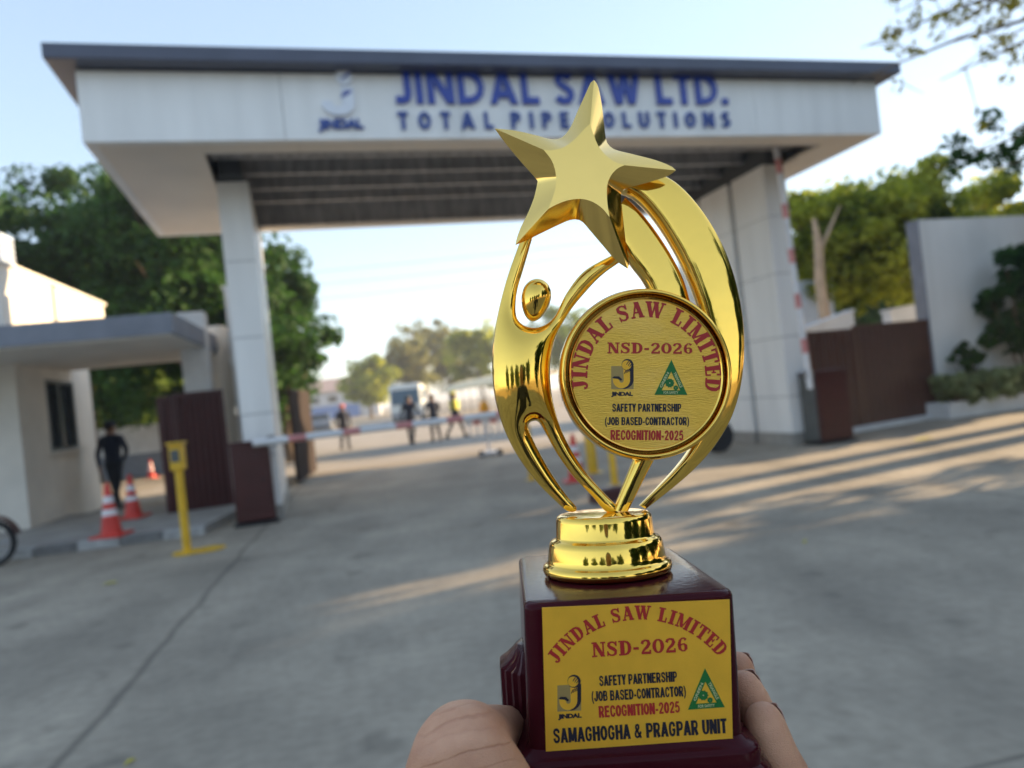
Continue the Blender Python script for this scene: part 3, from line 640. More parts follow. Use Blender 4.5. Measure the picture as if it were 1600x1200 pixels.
# awning shed for parked cars
s0_, s1_ = Vector((-1.2, 55, 0)), Vector((-8.4, 82, 0)); d = s1_-s0_
t = empty('car_shed', s0_, math.atan2(d.y, d.x)); tag(t, 'long cream fabric parking shed on thin posts right of the bus', 'parking shed')
L = d.length
b = MB(); n = 16; vs = []
for i in range(n+1):
    sag = .10*math.cos(2*math.pi*i/4)
    for y, z in ((.0, 2.25-sag*.5), (-1.2, 2.95), (-2.6, 3.25), (-5.2, 2.6)): vs.append((L*i/n, y, z+sag*.2))
b.add(vs, [(i*4+j, i*4+j+1, i*4+4+j+1, i*4+4+j) for i in range(n) for j in range(3)])
o = b.build('canopy', M['fabric_cream'], t, smooth=60); sm = o.modifiers.new('thick', 'SOLIDIFY'); sm.thickness = .03
for i in range(0, 9):
    for y in (-.1, -5.0):
        b = MB(); b.tube([(L*i/8, y, 0), (L*i/8, y, 2.35)], .05, 8); b.build('post', M['steel'], t)
def car(x, y, rz, m, label):
    t = empty('parked_car', (x, y, 0), rz); tag(t, label, 'car', 'cars parked beyond the gate')
    prof = [(-2.1, .35), (-2.12, .75), (-1.95, .95), (-1.35, 1.0), (-.75, 1.43), (.6, 1.45), (1.35, 1.0), (2.0, .85), (2.12, .6), (2.1, .35)]
    b = MB(); b.prism(prof, -.84, .84); b.build('body', m, t, bevel=.08)
    for s in (-1, 1):
        b = MB(); b.prism([(-1.2, 1.0), (-.7, 1.36), (.55, 1.38), (1.15, 1.0)], s*.845, s*.86); b.build('window', M['glass_dark'], t)
        for xx in (-1.3, 1.3):
            b = MB(); b.lathe([(.32, -.1), (.32, .1)], (xx, s*.76, .32), 22, ax='Y'); b.build('wheel', M['black'], t)
    for xa, za, xb, zb in ((.66, 1.43, 1.33, 1.03), (-.80, 1.42, -1.33, 1.03)):
        b = MB(); nx = .015 if xa > 0 else -.015
        b.add([(xa+nx, -.7, za+.012), (xa+nx, .7, za+.012), (xb+nx, .74, zb+.012), (xb+nx, -.74, zb+.012)], [(0, 1, 2, 3)]); b.build('windscreen', M['glass_dark'], t)
    return t
car(-.2, 62, R_(-80), M['car_white'], 'white car parked under the cream shed')
car(-13.4, 50, R_(-75), M['car_grey'], 'dark grey car parked far left beyond the open brown gate')
fb = D(515, 640, 150); t = empty('site_building', (fb.x-1, 150, 0), R_(8)); tag(t, 'long pale site building with a pinkish roof far off in the gateway', 'building')
b = MB(); b.box((0, 5, 2.9), (22, 10, 5.8)); b.build('wall', M['pale_wall'], t)
b = MB(); vs = [(-11.6, -.8, 5.8), (11.6, -.8, 5.8), (11.6, 10.8, 5.8), (-11.6, 10.8, 5.8), (-11.6, 5, 8.6), (11.6, 5, 8.6)]
b.add(vs, [(0, 1, 5, 4), (2, 3, 4, 5), (0, 4, 3), (1, 2, 5), (3, 2, 1, 0)]); b.build('roof', M['pink_roof'], t)
for i in range(6):
    b = MB(); b.box((-9+i*3.6, -.03, 4.2), (1.8, .06, 1.3)); b.build('window', M['glass_dark'], t)
b = MB(); b.box((2, -.5, 1.5), (10, .1, 2.6)); b.build('shutter', M['blue_panel'], t)
# power lines across the gap
for i, (z0, z1) in enumerate(((15.2, 14.0), (14.2, 13.0), (13.0, 12.0))):
    b = MB(); A, B = Vector((-40, 62+i, z0-1.0)), Vector((45, 74+i, z1+2.6)); pts = []
    for k in range(21):
        u = k/20; p = A.lerp(B, u); p.z -= 2.0*4*u*(1-u)*.5; pts.append(p)
    b.tube(pts, .022, 6); o = b.build('power_line', M['wall_grey'])
    tag(o, ('topmost', 'middle', 'lowest')[i]+' of three thin power lines crossing the sky inside the gateway', 'power line', 'power lines')
# ================================================================== TREES
def leaf_mesh(name, centres, radii, n_per, size, m, squash=.75, tone=(0, 1)):
    """many small folded leaf faces scattered in clumps"""
    C = np.repeat(np.array(centres), n_per, 0); Rr = np.repeat(np.array(radii), n_per, 0)[:, None]; N = len(C)
    d = rng.normal(size=(N, 3)); d /= np.linalg.norm(d, axis=1)[:, None]
    p = C + d*Rr*(rng.random((N, 1))**.45)*np.array([1, 1, squash])
    nrm = d*.6 + rng.normal(size=(N, 3))*.8 + np.array([0, 0, .5]); nrm /= np.linalg.norm(nrm, axis=1)[:, None]
    a = np.cross(nrm, rng.normal(size=(N, 3))); a /= np.linalg.norm(a, axis=1)[:, None]; b = np.cross(nrm, a)
    s = size*(.6+.8*rng.random((N, 1)))
    q = np.stack([p-a*s, p-b*s*.42+nrm*s*.12, p+a*s, p+b*s*.42+nrm*s*.12], 1).reshape(-1, 3)
    me = bpy.data.meshes.new(name); me.vertices.add(N*4); me.vertices.foreach_set('co', q.ravel().astype(np.float32))
    me.loops.add(N*4); me.loops.foreach_set('vertex_index', np.arange(N*4, dtype=np.int32)); me.polygons.add(N)
    me.polygons.foreach_set('loop_start', np.arange(0, N*4, 4, dtype=np.int32))
    cl = np.repeat(rng.random(len(centres)), n_per)
    tn = np.clip(.55*cl + .55*rng.random(N) - .05, 0, 1)*(tone[1]-tone[0]) + tone[0]
    at = me.attributes.new('tone', 'FLOAT', 'FACE'); at.data.foreach_set('value', tn.astype(np.float32))
    me.materials.append(m); me.update(); return me
def tree(name, base, h, crown_c, crown_r, nclump, n_per, size, m, label, group=None, bark='bark', trunk_r=.16, clump_r=.8, lean=(0, 0), hollow=.12, zmin=None):
    base = Vector(base); t = empty(name, base); tag(t, label, 'tree', group)
    cc = Vector(crown_c); cr = Vector(crown_r); cs = []; rs = []
    while len(cs) < nclump:
        v = rng.normal(size=3); v /= np.linalg.norm(v); rad = (hollow + (1-hollow)*rng.random()**.6)
        p = np.array([cc.x+v[0]*cr.x*rad, cc.y+v[1]*cr.y*rad, cc.z+v[2]*cr.z*rad])
        if zmin is not None and p[2] < zmin: continue
        cs.append(p); rs.append(clump_r*(.55+.8*rng.random()))
    b = MB(); top = Vector((lean[0]+cc.x*.6, lean[1]+cc.y*.6, cc.z)); f = Vector((cc.x*.35+lean[0]*.5, cc.y*.35+lean[1]*.5, max(.6, (cc.z-cr.z)*.95)))
    b.tube([(0, 0, -.1), (0, 0, .15), f*.55 + Vector((random.uniform(-.1, .1), random.uniform(-.1, .1), 0)), f, f.lerp(top, .6), top], [trunk_r*1.4, trunk_r*1.1, trunk_r, trunk_r*.85, trunk_r*.5, trunk_r*.2], 10)
    for i in range(0, len(cs), max(1, len(cs)//22)):
        e = Vector(cs[i]); s = f.lerp(top, random.uniform(0, .8)); mid = s.lerp(e, .5)+Vector((0, 0, .12*(e-s).length)); w = trunk_r*.35
        b.tube([s, mid, e], [w, w*.6, w*.2], 6)
    b.build('trunk', M[bark], t, smooth=60)
    o = bpy.data.objects.new('crown', leaf_mesh('crown', cs, rs, n_per, size, m)); COL.objects.link(o); o.parent = t
    return t
# left: big dark trees behind kiosk and gate
def at(px, py, Y): p = D(px, py, Y); return p
lt = 'broad dark trees behind the kiosk and gate'
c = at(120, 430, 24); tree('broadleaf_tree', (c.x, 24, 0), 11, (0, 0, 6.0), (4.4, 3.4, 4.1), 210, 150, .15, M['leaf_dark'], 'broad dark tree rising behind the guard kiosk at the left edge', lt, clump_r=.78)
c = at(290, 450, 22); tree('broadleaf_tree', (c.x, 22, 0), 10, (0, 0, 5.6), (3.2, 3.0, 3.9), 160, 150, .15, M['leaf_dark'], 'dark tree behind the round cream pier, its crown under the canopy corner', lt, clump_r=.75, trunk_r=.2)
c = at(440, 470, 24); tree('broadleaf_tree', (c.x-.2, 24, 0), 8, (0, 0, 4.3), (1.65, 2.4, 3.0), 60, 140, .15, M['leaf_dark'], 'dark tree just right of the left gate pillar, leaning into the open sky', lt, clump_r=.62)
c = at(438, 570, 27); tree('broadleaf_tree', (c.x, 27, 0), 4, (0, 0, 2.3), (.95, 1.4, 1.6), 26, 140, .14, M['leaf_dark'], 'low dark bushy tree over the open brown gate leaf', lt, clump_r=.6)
for i, (px, Y) in enumerate(((180, 27), (240, 29.5), (285, 31.5))):
    c = at(px, 640, Y); tree('broadleaf_tree', (c.x, Y, 0), 5, (0, 0, 2.9), (2.1, 1.6, 1.9), 60, 140, .14, M['leaf_green'], ('leafy green tree seen under the awning above the low white wall, behind the guard', 'leafy green tree seen under the awning left of the square white pier', 'leafy green tree just behind the square white pier under the awning')[i], 'green trees under the awning', clump_r=.6, trunk_r=.13)
# right: sunlit yellow-green trees
rt = 'sunlit trees behind the right gate'
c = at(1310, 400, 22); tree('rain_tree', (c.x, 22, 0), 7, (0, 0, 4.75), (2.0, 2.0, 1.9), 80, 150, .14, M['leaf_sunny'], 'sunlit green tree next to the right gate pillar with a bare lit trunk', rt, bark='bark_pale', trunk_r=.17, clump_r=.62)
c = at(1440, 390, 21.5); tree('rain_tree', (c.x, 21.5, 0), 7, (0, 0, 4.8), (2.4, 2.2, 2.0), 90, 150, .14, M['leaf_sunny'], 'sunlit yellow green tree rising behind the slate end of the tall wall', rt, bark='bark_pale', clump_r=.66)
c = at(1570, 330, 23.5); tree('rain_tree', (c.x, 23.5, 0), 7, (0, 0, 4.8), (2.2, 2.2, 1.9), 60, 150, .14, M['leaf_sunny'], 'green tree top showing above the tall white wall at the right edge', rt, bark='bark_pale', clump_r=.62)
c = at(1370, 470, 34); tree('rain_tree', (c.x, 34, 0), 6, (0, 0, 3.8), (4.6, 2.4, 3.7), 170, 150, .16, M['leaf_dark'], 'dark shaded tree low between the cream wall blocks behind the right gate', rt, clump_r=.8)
c = D(1283, 440, 20.2)
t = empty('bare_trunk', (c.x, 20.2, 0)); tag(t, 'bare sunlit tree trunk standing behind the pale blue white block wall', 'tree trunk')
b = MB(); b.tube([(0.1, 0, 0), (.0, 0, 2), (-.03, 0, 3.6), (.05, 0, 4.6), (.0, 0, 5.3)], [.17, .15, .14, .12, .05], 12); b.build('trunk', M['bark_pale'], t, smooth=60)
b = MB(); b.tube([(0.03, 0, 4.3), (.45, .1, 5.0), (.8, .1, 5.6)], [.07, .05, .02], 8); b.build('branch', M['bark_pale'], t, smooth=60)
# far trees in the gateway
ft = 'far trees beyond the barrier'
for (px, Y, hz, rx, rz, m, lab, cr) in ((575, 105, 5.4, 3.8, 3.5, 'leaf_sunny', 'far rounded green tree at the left end of the row beyond the barrier', 1.3), (640, 110, 7.0, 4.4, 4.5, 'leaf_olive', 'far olive tree behind the bus', 1.3),
        (700, 118, 8.8, 4.8, 5.2, 'leaf_olive', 'far thin olive tree left of the brightest green one', 1.2), (752, 100, 7.2, 4.6, 4.5, 'leaf_sunny', 'bright green far tree right behind the cream parking shed', 1.4), (890, 105, 8.0, 6.0, 5.0, 'leaf_green', 'far green tree seen between the trophy arm and its medallion', 1.6), (1000, 115, 9.0, 6.0, 5.0, 'leaf_olive', 'far olive tree seen under the trophy star', 1.6)):
    c = at(px, 600, Y); tree('roadside_tree', (c.x, Y, 0), 10, (0, 0, hz), (rx, rx*.8, rz), 60, 90, .36, M[m], lab, ft, clump_r=cr, trunk_r=.25)
c = at(668, 600, 125); tree('roadside_tree', (c.x, 125, 0), 14, (0, 0, 11.4), (6.5, 4, 4.4), 60, 22, .40, M['leaf_olive'], 'tall thin half bare tree standing above the far olive trees', ft, clump_r=1.2, trunk_r=.2, bark='bark_pale')
# plants at the tall wall
def bush(px, py, Y, r, h, label, m='leaf_green', n=26, npr=110, size=.05, group=None, name='shrub', stem=0., z0=None):
    p = D(px, py, Y); z0 = p.z if z0 is None else z0; t = empty(name, (p.x, Y, z0)); tag(t, label, 'shrub', group)
    cs = [np.array([rng.normal()*r*.45, rng.normal()*r*.35, stem+(h-stem)*(.12+.8*rng.random())]) for _ in range(n)]
    b = MB()
    for q in cs[::3]: b.tube([(0, 0, -.02), Vector(q)*.5, Vector(q)], [.02, .014, .006], 6)
    b.build('stem', M['bark'], t)
    o = bpy.data.objects.new('foliage', leaf_mesh('foliage', cs, [r*.36]*n, npr, size, M[m])); COL.objects.link(o); o.parent = t
for i, px in enumerate((1497, 1530, 1563, 1594, 1630)):
    bush(px, 633, 14.55+.1*(i % 2)+i*.10, .40, .60, ('round clipped shrub at the left end of the white planter', 'second clipped shrub from the left end of the white planter', 'third clipped shrub from the left end of the white planter', 'clipped shrub in the white planter below the tall dark leafy shrub', 'clipped shrub in the white planter cut by the right edge')[i], 'leaf_pale', group='clipped shrubs in the planter', z0=.25)
bush(1524, 632, 14.75, .30, 1.25, 'thin young plant standing over the planter shrubs before the white wall', 'leaf_dark', n=16, npr=70, stem=.45, size=.055, z0=.25)
bush(1612, 632, 14.95, .60, 3.15, 'tall dark leafy shrub in front of the tall white wall at the right edge', 'leaf_dark', n=44, npr=60, stem=.7, size=.10, z0=.25)
bush(1670, 632, 15.0, .60, 2.9, 'tall dark shrub leaning in from beyond the right edge over the planter', 'leaf_dark', n=34, npr=60, stem=.5, size=.10, z0=.25)
# tree at the right whose twigs hang into the top right corner
tr = empty('overhanging_tree', (10.6, 9.2, 0)); tag(tr, 'tree whose thin twigs of yellow leaves hang into the top right corner', 'tree')
b = MB(); cs = []; rs = []; cs2 = []; rs2 = []
b.tube([(0, 0, 0), (.1, 0, 1.6), (0, .1, 3.2), (-.1, 0, 4.8), (0, 0, 6.6), (.2, .1, 8)], [.24, .2, .18, .15, .1, .04], 12)
base = Vector((10.6, 9.2, 0))
def twig(px, py, Y, src, n=9, spread=.10, col=0, leaves=True, cr=.11, dens=1.0):
    """a branch from the trunk at height src to a tip, with twiglets"""
    tip = D(px, py, Y)-base; s = Vector((0, 0, src)); mid = s.lerp(tip, .5)+Vector((0, 0, .5)); m2 = s.lerp(tip, .8)+Vector((0, 0, .28))
    b.tube([s, mid, m2, tip], [.06, .032, .018, .005], 7)
    for k in range(n):
        u = .55+.45*(k+random.random())/n; p = (mid.lerp(m2, (u-.5)/.3) if u < .8 else m2.lerp(tip, (u-.8)/.2))
        q = p + Vector((random.gauss(0, .28), random.gauss(0, .28), random.gauss(-.05, .2))); b.tube([p, p.lerp(q, .5)+Vector((0, 0, .04)), q], [.008, .006, .003], 5)
        for w in (.55, 1.): 
            if random.random() < dens: (cs if col == 0 else cs2).append(np.array(p.lerp(q, w))); (rs if col == 0 else rs2).append(cr)
twig(1345, 75, 8.2, 5.6, 13); twig(1400, 20, 8.0, 6.4, 12); twig(1470, 125, 8.6, 5.0, 8, dens=.5); twig(1480, 45, 7.8, 6.2, 8, dens=.6); twig(1575, 60, 8.8, 5.6, 6, dens=.5); twig(1330, 130, 8.4, 5.2, 7, dens=.7)
for (px, py, Y) in ((1475, 258, 9.8), (1530, 225, 9.6), (1540, 275, 10), (1585, 200, 9.7), (1585, 255, 10.1), (1620, 230, 9.9)): twig(px, py, Y, 3.6, 7, col=1, cr=.17)
b.build('trunk', M['bark'], tr, smooth=60)
o = bpy.data.objects.new('crown', leaf_mesh('crown', cs, rs, 9, .055, M['leaf_yellow'])); COL.objects.link(o); o.parent = tr
o = bpy.data.objects.new('lower_foliage', leaf_mesh('foliage', cs2, rs2, 26, .065, M['leaf_dark'], tone=(.1, 1))); COL.objects.link(o); o.parent = tr
# trees off to the right that shade the forecourt
st = 'roadside trees shading the forecourt'
sh = tree('shade_tree', (15.0, 6.9, 0), 9, (0, 0, 4.6), (3.0, 3.1, 3.9), 110, 110, .22, M['leaf_dark'], 'dense shade tree outside the frame to the right of the forecourt', st, clump_r=1.1, trunk_r=.25)
dup(sh, (15.2, 2.0, 0), 1.0, 'dense shade tree outside the frame level with the trophy'); dup(sh, (18.8, 9.8, 0), 2.2, 'second row shade tree outside the frame, nearer the tall white wall')
dup(sh, (19.5, 3.0, 0), 4.0, 'second row shade tree outside the frame to the right'); dup(sh, (14.5, -4.0, 0), 5.0, 'dense shade tree outside the frame to the right of the photographer')
dup(sh, (17.2, 5.6, 0), 1.7, 'shade tree outside the frame between the two rows of dense trees')
tree('shade_tree', (14.4, 11.6, 0), 6, (0, 0, 3.7), (1.9, 2.3, 1.7), 22, 80, .17, M['leaf_dark'], 'small thin tree outside the frame at the edge of the forecourt', st, clump_r=.5, trunk_r=.12)
ta = tree('shade_tree', (17.4, 15.2, 0), 12, (0, 0, 8.9), (3.0, 2.9, 3.6), 120, 110, .22, M['leaf_dark'], 'tall shade tree outside the frame in front of the tall white wall', st, clump_r=1.0, trunk_r=.3)
dup(ta, (20.6, 17.8, 0), 2.0, 'tall shade tree outside the frame behind the far end of the tall white wall'); dup(ta, (21.3, 13.7, 0), 0.6, 'tall shade tree outside the frame beyond the second row of dense trees'); dup(ta, (20.8, 22.6, 0), 3.3, 'tall shade tree outside the frame well behind the tall white wall')
tree('shade_tree', (19.2, 13.2, 0), 9, (0, 0, 7.7), (2.6, 2.6, 2.3), 50, 100, .2, M['leaf_dark'], 'thin shade tree outside the frame that breaks the sun streaks on the concrete', st, clump_r=.85, trunk_r=.2)
dup(sh, (12.8, -9.5, 0), 3.0, 'shade tree outside the frame behind the photographer on the right')
for q_, (x_, y_) in enumerate(((-6.5, -27), (-14.0, -25), (3.5, -30), (9.5, -26), (-21, -20))):
    dup(sh, (x_, y_, 0), 1.3*q_, ('tree across the road straight behind the photographer, left of centre', 'tree across the road behind the photographer, farther left', 'tree across the road behind the photographer, right of centre', 'tree across the road behind the photographer, farther right', 'tree across the road at the far left behind the photographer')[q_])
# building across the road behind the photographer (seen mirrored in the gold)
t = empty('roadside_building', (2, -36, 0), 0); tag(t, 'two storey plain building across the road behind the photographer', 'building')
b = MB(); b.box((-6, -3, 3.2), (14, 6, 6.4)); b.build('wall', M['cream'], t)
b = MB(); b.box((-6, -3, 6.5), (14.6, 6.6, .2)); b.build('roof', M['slab_edge'], t)
for i in range(4):
    for z in (1.6, 4.6):
        b = MB(); b.box((-11+i*3.3, .03, z), (1.4, .06, 1.5)); b.build('window', M['glass_dark'], t)

# ================================================================== PEOPLE
def capsule_chain(mb, pts, rs, n=14):
    """tapered limb with rounded ends"""
    pts = [Vector(p) for p in pts]; P2 = []; R2 = []
    d0 = (pts[0]-pts[1]).normalized(); d1 = (pts[-1]-pts[-2]).normalized()
    for a in (1., .87, .5): P2.append(pts[0]+d0*rs[0]*a); R2.append(rs[0]*math.sqrt(max(.0004, 1-a*a)))
    m = 6
    for i in range(len(pts)-1):
        p0 = pts[max(0, i-1)]; p1 = pts[i]; p2 = pts[i+1]; p3 = pts[min(len(pts)-1, i+2)]
        for k in range(m):
            u = k/m; u2, u3 = u*u, u*u*u
            P2.append(.5*((2*p1)+(p2-p0)*u+(2*p0-5*p1+4*p2-p3)*u2+(3*p1-p0-3*p2+p3)*u3)); R2.append(rs[i]*(1-u)+rs[i+1]*u)
    P2.append(pts[-1]); R2.append(rs[-1])
    for a in (.5, .87, 1.): P2.append(pts[-1]+d1*rs[-1]*a); R2.append(rs[-1]*math.sqrt(max(.0004, 1-a*a)))
    mb.tube(P2, R2, n)
FUSELOG = []
def fuse(mb, name, mats, voxel, smooth_it, parent=None, classify=None, factor=.5):
    me = mb.mesh('tmp', mats); o = bpy.data.objects.new('tmp', me); COL.objects.link(o)
    r = o.modifiers.new('r', 'REMESH'); r.mode = 'VOXEL'; r.voxel_size = voxel
    s = o.modifiers.new('s', 'SMOOTH'); s.iterations = smooth_it; s.factor = factor
    ev = o.evaluated_get(bpy.context.evaluated_depsgraph_get()); m2 = bpy.data.meshes.new_from_object(ev); bpy.data.objects.remove(o)
    bb = bmesh.new(); bb.from_mesh(m2); seen = set(); parts = []
    for v in bb.verts:
        if v in seen: continue
        stk = [v]; seen.add(v); cmp_ = []
        while stk:
            w = stk.pop(); cmp_.append(w)
            for e in w.link_edges:
                x = e.other_vert(w)
                if x not in seen: seen.add(x); stk.append(x)
        parts.append(cmp_)
    parts.sort(key=len); FUSELOG.append((name, [len(p) for p in parts]))
    for p in parts[:-1]: bmesh.ops.delete(bb, geom=p, context='VERTS')
    bb.to_mesh(m2); bb.free()
    m2.name = name; m2.materials.clear()
    for m in mats: m2.materials.append(m)
    m2.polygons.foreach_set('use_smooth', [True]*len(m2.polygons))
    if classify: m2.polygons.foreach_set('material_index', [classify(p.center) for p in m2.polygons])
    q = bpy.data.objects.new(name, m2); COL.objects.link(q)
    if parent: q.parent = parent
    return q
def person(loc, rz, label, H=1.70, stride=.0, arms=None, top='navy', legs='trouser', cap=None, vest=False):
    """local: faces -y, x to the figure's left in view"""
    k = H/1.7; b = MB(); V = lambda x, y, z: (x*k, y*k, z*k)
    for s in (-1, 1):
        st = stride*s
        capsule_chain(b, [V(s*.09, 0, .90), V(s*.10, -st*.45-.01*abs(st), .49), V(s*.095, -st*.8+(.10 if st < 0 else 0), .085)], [.085*k, .058*k, .042*k])
        fy = -st*.8+(.10 if st < 0 else 0); capsule_chain(b, [V(s*.095, fy+.03, .045), V(s*.11, fy-.14, .035)], [.042*k, .034*k])
        a = arms[0 if s < 0 else 1] if arms else None
        if a == 'hip': el, wr = V(s*.36, .08, 1.16), V(s*.22, -.02, 1.02)
        elif a == 'fwd': el, wr = V(s*.24, -.10, 1.16), V(s*.16, -.30, 1.10)
        else: el, wr = V(s*.245, st*.25+.02, 1.12), V(s*.25, st*.5-.04, .86)
        capsule_chain(b, [V(s*.185, 0, 1.40), el, wr], [.056*k, .044*k, .032*k])
        w = Vector(wr); dd = (w-Vector(el)).normalized(); capsule_chain(b, [w, w+dd*.09*k], [.034*k, .026*k])
        for fi in range(4): capsule_chain(b, [w+dd*.08*k+Vector((0, (fi-1.5)*.018*k, 0)), w+dd*(.155-.008*abs(fi-1.5))*k+Vector((0, (fi-1.5)*.02*k-.012, 0))], [.011*k, .009*k], 8)
        capsule_chain(b, [w+dd*.03*k, w+dd*.08*k+Vector((0, -.045*k, 0))], [.013*k, .010*k], 8)
    capsule_chain(b, [V(0, 0, .92), V(0, 0, 1.08), V(0, 0, 1.30), V(0, .01, 1.41)], [.135*k, .125*k, .15*k, .11*k], 18)
    for s in (-1, 1): capsule_chain(b, [V(s*.04, 0, 1.38), V(s*.16, 0, 1.405)], [.085*k, .065*k])
    capsule_chain(b, [V(0, .01, 1.40), V(0, -.005, 1.54)], [.055*k, .052*k])
    b.sphere(V(0, -.01, 1.60), (.078*k, .095*k, .115*k)); b.sphere(V(0, -.10, 1.585), (.014*k, .02*k, .022*k)); b.sphere(V(0, -.055, 1.52), (.045*k, .045*k, .04*k))
    for s in (-1, 1): b.sphere(V(s*.078, 0, 1.595), (.012*k, .022*k, .032*k))
    t = empty('person', loc, rz); tag(t, label, 'person'); t.scale = (1.16, 1.16, 1.0)
    def cl(c):
        z = c.z/k
        if z < .075: return 3
        if z > 1.475: return 0
        if z < .95 and abs(c.x)/k < .19: return 2
        if abs(c.x)/k > .2 and z < .87: return 0
        return 1
    fuse(b, 'body', [M['skin_brown'], M[top], M[legs], M['black']], .016*k, 5, t, cl)
    hm = MB(); hm.sphere(V(0, .015, 1.635), (.087*k, .100*k, .098*k)); 
    for v in range(len(hm.v)):
        x, y, z = hm.v[v]
        if z < 1.60*k and y < .02*k: hm.v[v] = (x*.8, max(y, -.02*k), max(z, 1.6*k))
    hm.build('hair', M['hair'], t, smooth=80)
    if cap:
        c = MB(); c.lathe([(.098*k, 1.645*k), (.10*k, 1.68*k), (.075*k, 1.73*k), (.01*k, 1.75*k)], (0, .005, 0), 22); c.box(V(0, -.12, 1.652), V(.15, .12, .012)); c.build('cap', M[cap], t, smooth=50)
    eyes = MB()
    for s in (-1, 1): eyes.sphere(V(s*.032, -.092, 1.61), (.012*k, .008*k, .008*k))
    eyes.build('eyes', M['lamp_white'], t, smooth=80)
    if vest:
        v = MB(); prof = [(.0, 1.05), (.148, 1.05), (.145, 1.1), (.160, 1.28), (.155, 1.38), (.10, 1.45)]
        n = 24; vs = [(x*1.28*k*math.cos(2*math.pi*i/n), x*1.02*k*math.sin(2*math.pi*i/n), z*k) for x, z in prof[1:] for i in range(n)]; m = len(prof)-1
        v.add(vs, [(j*n+i, j*n+(i+1) % n, (j+1)*n+(i+1) % n, (j+1)*n+i) for j in range(m-1) for i in range(n)]); v.build('vest', M['hivis'], t, smooth=60)
    return t
gp = G(185, 797); person((gp.x, gp.y, .008), R_(165), 'guard in dark navy uniform and cap walking away past the kiosk, right hand on hip', 1.72, .16, ('hip', None), cap='navy')
p = G(541, 702); person((p.x, p.y, .004), R_(40), 'person in dark clothes with a red helmet standing left in the gateway behind the barrier', 1.68, .05, cap='helmet_red')
p = G(645, 694); person((p.x, p.y, .004), R_(160), 'person in dark uniform standing in front of the bus behind the barrier', 1.72, .08, ('fwd', None))
p = G(682, 690); person((p.x, p.y, .004), R_(-150), 'person in black clothes standing right of the bus front behind the barrier', 1.68, .03, ('fwd', 'fwd'))
p = G(715, 684); person((p.x, p.y, .004), R_(80), 'person with a yellow vest and dark trousers striding behind the barrier', 1.70, .30, vest=True, cap='hivis')
# ================================================================== TROPHY
def gold(name, col, rough, bump=.0, bscale=60.):
    m = bpy.data.materials.new(name); m.use_nodes = True; t = m.node_tree; b = t.nodes['Principled BSDF']
    b.inputs['Metallic'].default_value = 1; b.inputs['Roughness'].default_value = rough
    tc = t.nodes.new('ShaderNodeTexCoord'); n = t.nodes.new('ShaderNodeTexNoise'); n.inputs['Scale'].default_value = bscale; n.inputs['Detail'].default_value = 2
    t.links.new(tc.outputs['Object'], n.inputs['Vector'])
    cr = t.nodes.new('ShaderNodeValToRGB'); cr.color_ramp.elements[0].color = (*[c*.95 for c in col], 1); cr.color_ramp.elements[1].color = (*col, 1)
    t.links.new(n.outputs['Fac'], cr.inputs[0]); t.links.new(cr.outputs[0], b.inputs['Base Color'])
    n3 = t.nodes.new('ShaderNodeTexNoise'); n3.inputs['Scale'].default_value = bscale*14; n3.inputs['Detail'].default_value = 4
    t.links.new(tc.outputs['Object'], n3.inputs['Vector'])
    mr = t.nodes.new('ShaderNodeMapRange'); mr.inputs['To Min'].default_value = rough*.6; mr.inputs['To Max'].default_value = rough*1.7
    t.links.new(n3.outputs['Fac'], mr.inputs[0]); t.links.new(mr.outputs[0], b.inputs['Roughness'])
    bp = t.nodes.new('ShaderNodeBump'); bp.inputs['Strength'].default_value = bump; bp.inputs['Distance'].default_value = .002
    t.links.new(n.outputs['Fac'], bp.inputs['Height']); t.links.new(bp.outputs[0], b.inputs['Normal'])
    return m
M['gold'] = gold('gold_chrome', (1.0, .635, .125), .055, .09)
M['gold_satin'] = gold('gold_satin', (1.0, .665, .19), .10, .05)
M['gold_shade'] = gold('gold_groove_shade', (.26, .14, .025), .22)  # same plating, with the recess shade mixed into a darker colour
M['plinth'] = mat('maroon_lacquer', (.050, .006, .010), .16, var=.12, scale=40, coat=.0, bump=.02, bscale=300, spec=.10)
def foil(name, col, rough, stretch, coat=0., metal=.55, bump=.25):
    m = mat(name, col, rough, metal=metal, var=.05, scale=120, bump=bump, bscale=900, coat=coat, stretch=stretch)
    m.node_tree.nodes['Bump'].inputs['Distance'].default_value = .0006
    return m
M['plaque'] = foil('gold_foil', (.95, .50, .035), .5, (1, 1, 1), bump=.10, metal=.3)
M['sticker'] = foil('gold_sticker', (.95, .56, .075), .40, (.4, 1, 2.2), coat=.4, metal=.5, bump=.55)
M['print_red'] = mat('print_red', (.45, .018, .016), .5, var=.04, scale=80)
M['print_black'] = mat('print_black', (.012, .010, .022), .5, var=.1, scale=80)
M['print_green'] = mat('print_green', (.008, .16, .028), .5, var=.05, scale=80)
M['print_beige'] = mat('print_beige', (.42, .29, .10), .5, metal=.3, var=.05, scale=80)
M['print_cream'] = mat('print_cream', (.62, .60, .30), .5, var=.04, scale=80)
_F = (CAMM @ Vector((-.0087, -.071, -1))).normalized()
_R = (CAMM @ Vector((math.cos(R_(3.7)), math.sin(R_(3.7)), 0))); _R = (_R - _F*_R.dot(_F)).normalized()
_U = _R.cross(_F)
TO = P(949, 894, .325)
TM = Matrix.Translation(TO) @ Matrix((_R, _F, _U)).transposed().to_4x4(); TI = TM.inverted(); TI3 = TI.to_3x3(); TC = TI @ CLOC
def L(x, y, yl):
    d = TI3 @ ray(x, y); return TC + d*((yl-TC.y)/d.y)
def LZ(x, y, zl):
    d = TI3 @ ray(x, y); return TC + d*((zl-TC.z)/d.z)
trophy = empty('trophy'); trophy.matrix_world = TM
tag(trophy, 'shiny gold star trophy with raised arm figure and round medallion on maroon base', 'trophy')
